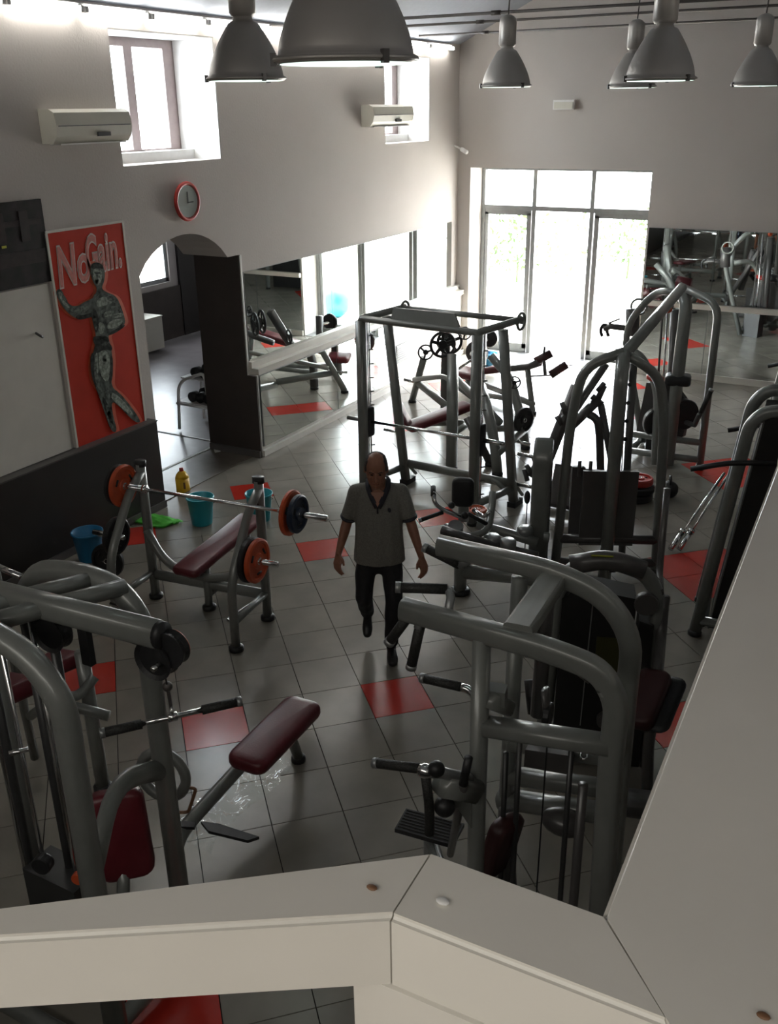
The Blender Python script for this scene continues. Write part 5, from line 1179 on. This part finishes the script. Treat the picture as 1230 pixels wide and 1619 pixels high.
# trunk under the clothes
beads += blob([((0, 0, .90), .15, .11), ((0, .0, 1.05), .145, .12), ((0, .0, 1.20), .15, .115), ((0, -.01, 1.33), .14, .10), ((0, -.01, 1.38), .07, .07)], .03)
ARM = {1: [(.175, -.01, 1.335), (.245, .0, 1.10), (.325, .10, .87), (.345, .14, .80)], -1: [(-.175, -.01, 1.335), (-.245, -.05, 1.09), (-.315, .03, .87), (-.325, .06, .80)]}
for s in (1, -1):
    sh, el, wr, hdn = [Vector(p) for p in ARM[s]]
    beads += blob([(sh, .052, .052), (sh.lerp(el, .5), .050, .050), (el, .041, .041), (el.lerp(wr, .3), .041, .041), (wr, .026, .028)], .014)
    d = (hdn-wr).normalized(); fw = Vector((-s*.75, .65, 0)); fw = (fw-d*fw.dot(d)).normalized(); pn = d.cross(fw).normalized()*(1)
    palm = wr+d*.05
    for k in range(-2, 3): beads += blob([(wr+d*.01+fw*k*.007, .013, .015), (palm+d*.030+fw*k*.0150, .0115, .013)], .008)
    inner = Vector((-s, 0, 0))
    for k, ln in ((-1.6, .060), (-.55, .074), (.5, .080), (1.5, .070)):
        b = palm+d*.036+fw*(k*.0185); m1 = b+d*ln*.45+inner*.006; m2 = m1+d*ln*.32+inner*.014; m3 = m2+d*ln*.22+inner*.018
        beads += blob([(b, .0098, .0098), (m1, .0092, .0092), (m2, .0085, .0085), (m3, .0075, .0075)], .005)
    b = wr+d*.028+fw*.022; beads += blob([(b, .013, .013), (b+d*.028+fw*.022+inner*.008, .0115, .0115), (b+d*.058+fw*.030+inner*.012, .009, .009)], .006)
# legs under trousers
LEG = {1: [(.095, 0, .90), (.110, .09, .50), (.085, .03, .09)], -1: [(-.095, 0, .90), (-.125, .06, .52), (-.115, -.24, .235)]}
for s in (1, -1):
    h_, k_, a_l = [Vector(p) for p in LEG[s]]
    beads += blob([(h_, .080, .085), (k_, .055, .058), (a_l, .035, .038)], .03)
body_mesh('body', beads, .0058, 'skin', 3)
# ---- clothes
tb = blob([((0, .0, .80), .206, .142), ((0, .01, .93), .196, .140), ((0, .01, 1.06), .188, .142), ((0, .005, 1.18), .185, .134), ((0, .0, 1.28), .182, .118), ((0, -.01, 1.345), .150, .085), ((0, -.01, 1.385), .095, .068)], .02)
tb = [(Vector((p.x, p.y, p.z)), a, b) for p, a, b in tb]
for s in (1, -1):
    sh, el, _, _ = [Vector(p) for p in ARM[s]]
    tb += blob([(sh+Vector((-s*.07, 0, .005)), .062, .064), (sh, .060, .064), (sh.lerp(el, .45), .060, .064), (sh.lerp(el, .74), .062, .066)], .015)
shirt = body_mesh('polo_shirt', tb, .011, 'shirt', 4)
for v in shirt.data.vertices:                      # straight hem hanging below the waist
    if v.co.z < .93*1.06 and abs(PL_.dot(v.co)) < .24:
        v.co.z = max(v.co.z, .80*1.06)
# wrinkle the cloth and open the hem / cuffs slightly
for v in shirt.data.vertices:
    p = v.co; n_ = noise.noise(Vector((p.x*9, p.y*9, p.z*4)))*.006 + noise.noise(Vector((p.x*22, p.y*22, p.z*12)))*.0022
    v.co = p + v.normal*n_
shirt.data.update()
def ringpts(c, nrm, rx, ry, n=26):
    nrm = Vector(nrm).normalized(); u = nrm.orthogonal().normalized(); u = (Vector((1, 0, 0))-nrm*nrm.x).normalized(); v = nrm.cross(u)
    return [loc(*(Vector(c)+u*rx*math.cos(2*math.pi*k/n)+v*ry*math.sin(2*math.pi*k/n))) for k in range(n+1)]
for s in (1, -1):
    sh, el, _, _ = [Vector(p) for p in ARM[s]]; c = sh.lerp(el, .90) if False else sh.lerp(el, .86)
    d = (el-sh).normalized()
    obj('sleeve_cuff', [T(ringpts(c, d, .058, .062), .007, 8, h=.014, up=tuple(PL_*d.x+PF_*d.y+ZV*d.z))], 'navy', man)
# collar: dark band round the neck with a V placket
cpts = [(-.008, .140, 1.268), (-.045, .122, 1.335), (-.078, .065, 1.400), (-.080, -.02, 1.435), (-.045, -.075, 1.445), (0, -.088, 1.447), (.045, -.075, 1.445), (.080, -.02, 1.435), (.078, .065, 1.400), (.042, .122, 1.335), (.004, .142, 1.268)]
obj('collar', [T([loc(*p) for p in cpts], .010, 8, .03, h=.022)], 'navy', man)
obj('neck_opening', [prism([loc(-.052, .108, 1.372), loc(0, .085, 1.40), loc(.048, .108, 1.372), loc(-.002, .147, 1.275)], PF_*.008+ZV*.002)], 'skin', man)
obj('placket', [T([loc(-.003, .136, 1.275), loc(-.003, .146, 1.225)], .012, 8, h=.004)], 'navy', man)
obj('chest_logo', [sph(loc(.085, .118, 1.24), .016, (1, .35, 1.2), 10, 6)], 'navy', man, 'small dark emblem on the left chest')
# trousers
tr_ = blob([((0, -.005, .93), .150, .108), ((0, 0, .86), .158, .114), ((0, 0, .80), .158, .112)], .02)
for s in (1, -1):
    h_, k_, a_l = [Vector(p) for p in LEG[s]]
    tr_ += blob([(h_+Vector((0, 0, -.06)), .084, .100), (h_.lerp(k_, .5), .083, .092), (k_, .070, .074), (k_.lerp(a_l, .4), .066, .070), (k_.lerp(a_l, .92), .058, .066)], .02)
tro = body_mesh('trousers', tr_, .012, 'trouser', 4)
for v in tro.data.vertices:
    p = v.co; v.co = p + v.normal*(noise.noise(Vector((p.x*10, p.y*10, p.z*7)))*.007)
tro.data.update()
# shoes
a1 = Vector(LEG[1][2]); a2 = Vector(LEG[-1][2])
body_mesh('shoe', blob([(a1+Vector((0, -.05, -.045)), .038, .042), (a1+Vector((.005, .04, -.040)), .040, .05), (a1+Vector((.012, .12, -.058)), .046, .05), (a1+Vector((.014, .175, -.064)), .038, .030)], .01) + [(a1+Vector((0, 0, -.01)), .044, .048)], .009, 'shoe', 3)
sole = blob([(a2+Vector((0, -.05, -.015)), .036, .042), (a2+Vector((0, .03, -.06)), .038, .042), (a2+Vector((0, .08, -.105)), .045, .045), (a2+Vector((0, .12, -.135)), .036, .030)], .01)
body_mesh('shoe', sole, .009, 'shoe', 3)
# face details and hair
for s in (-1, 1):
    e = hp(s*.030, .081, .010); obj('eye', [sph(loc(*e), .0095, (1.3, 1, .6), 10, 7)], 'eye', man)
    a, b = hp(s*.014, .094, .030), hp(s*.048, .080, .030); obj('eyebrow', [T([loc(*a), loc(*((a+b)/2+Vector((0, .003, .004)))), loc(*b)], .004, 6, h=.0035)], 'hair', man)
obj('mouth', [T([loc(*hp(-.022, .083, -.067)), loc(*hp(0, .091, -.066)), loc(*hp(.022, .083, -.067))], .004, 8, h=.003)], 'skinlip', man)
hr = []
for k in range(0, 40):
    a = math.radians(-20 + k*220/39 + 180-0) if False else math.radians(160 + k*220/39)   # around the back, ear to ear
    for z in (-.035, -.015, .005, .025, .045, .060, .075):
        rr_ = math.sqrt(max(0, 1-((z-.01)/.118)**2)); c_, s_ = math.cos(a), math.sin(a)
        if s_ > .25 and z < .03: continue
        if z > .055 and s_ > -.35 and abs(c_) < .80: continue
        if z < -.01 and s_ > -.25: continue
        hr.append((hp(c_*.076*rr_, -.006+s_*.090*rr_, z), .014, .014))
for k in range(14):
    t = -1+2*k/13
    for yy, zz in ((.020, .108), (-.005, .112), (-.03, .110), (-.055, .098), (-.075, .080)):
        if yy > .01 and abs(t) > .8: continue
        hr.append((hp(t*.062, yy, zz-abs(t)**2*.032), .011, .013))
for s_ in (-1, 1):
    for k in range(6): hr.append((hp(s_*(.074-.002*k), .030-.004*k, .01+.013*k), .010, .014))
body_mesh('hair', hr, .006, 'hair', 2)
wc = Vector(ARM[-1][2])
obj('ring', [T(ringpts(wc+Vector((0, .03, -.075)), (0, 0, 1), .012, .012, 12), .003, 6)], 'chrome', man)
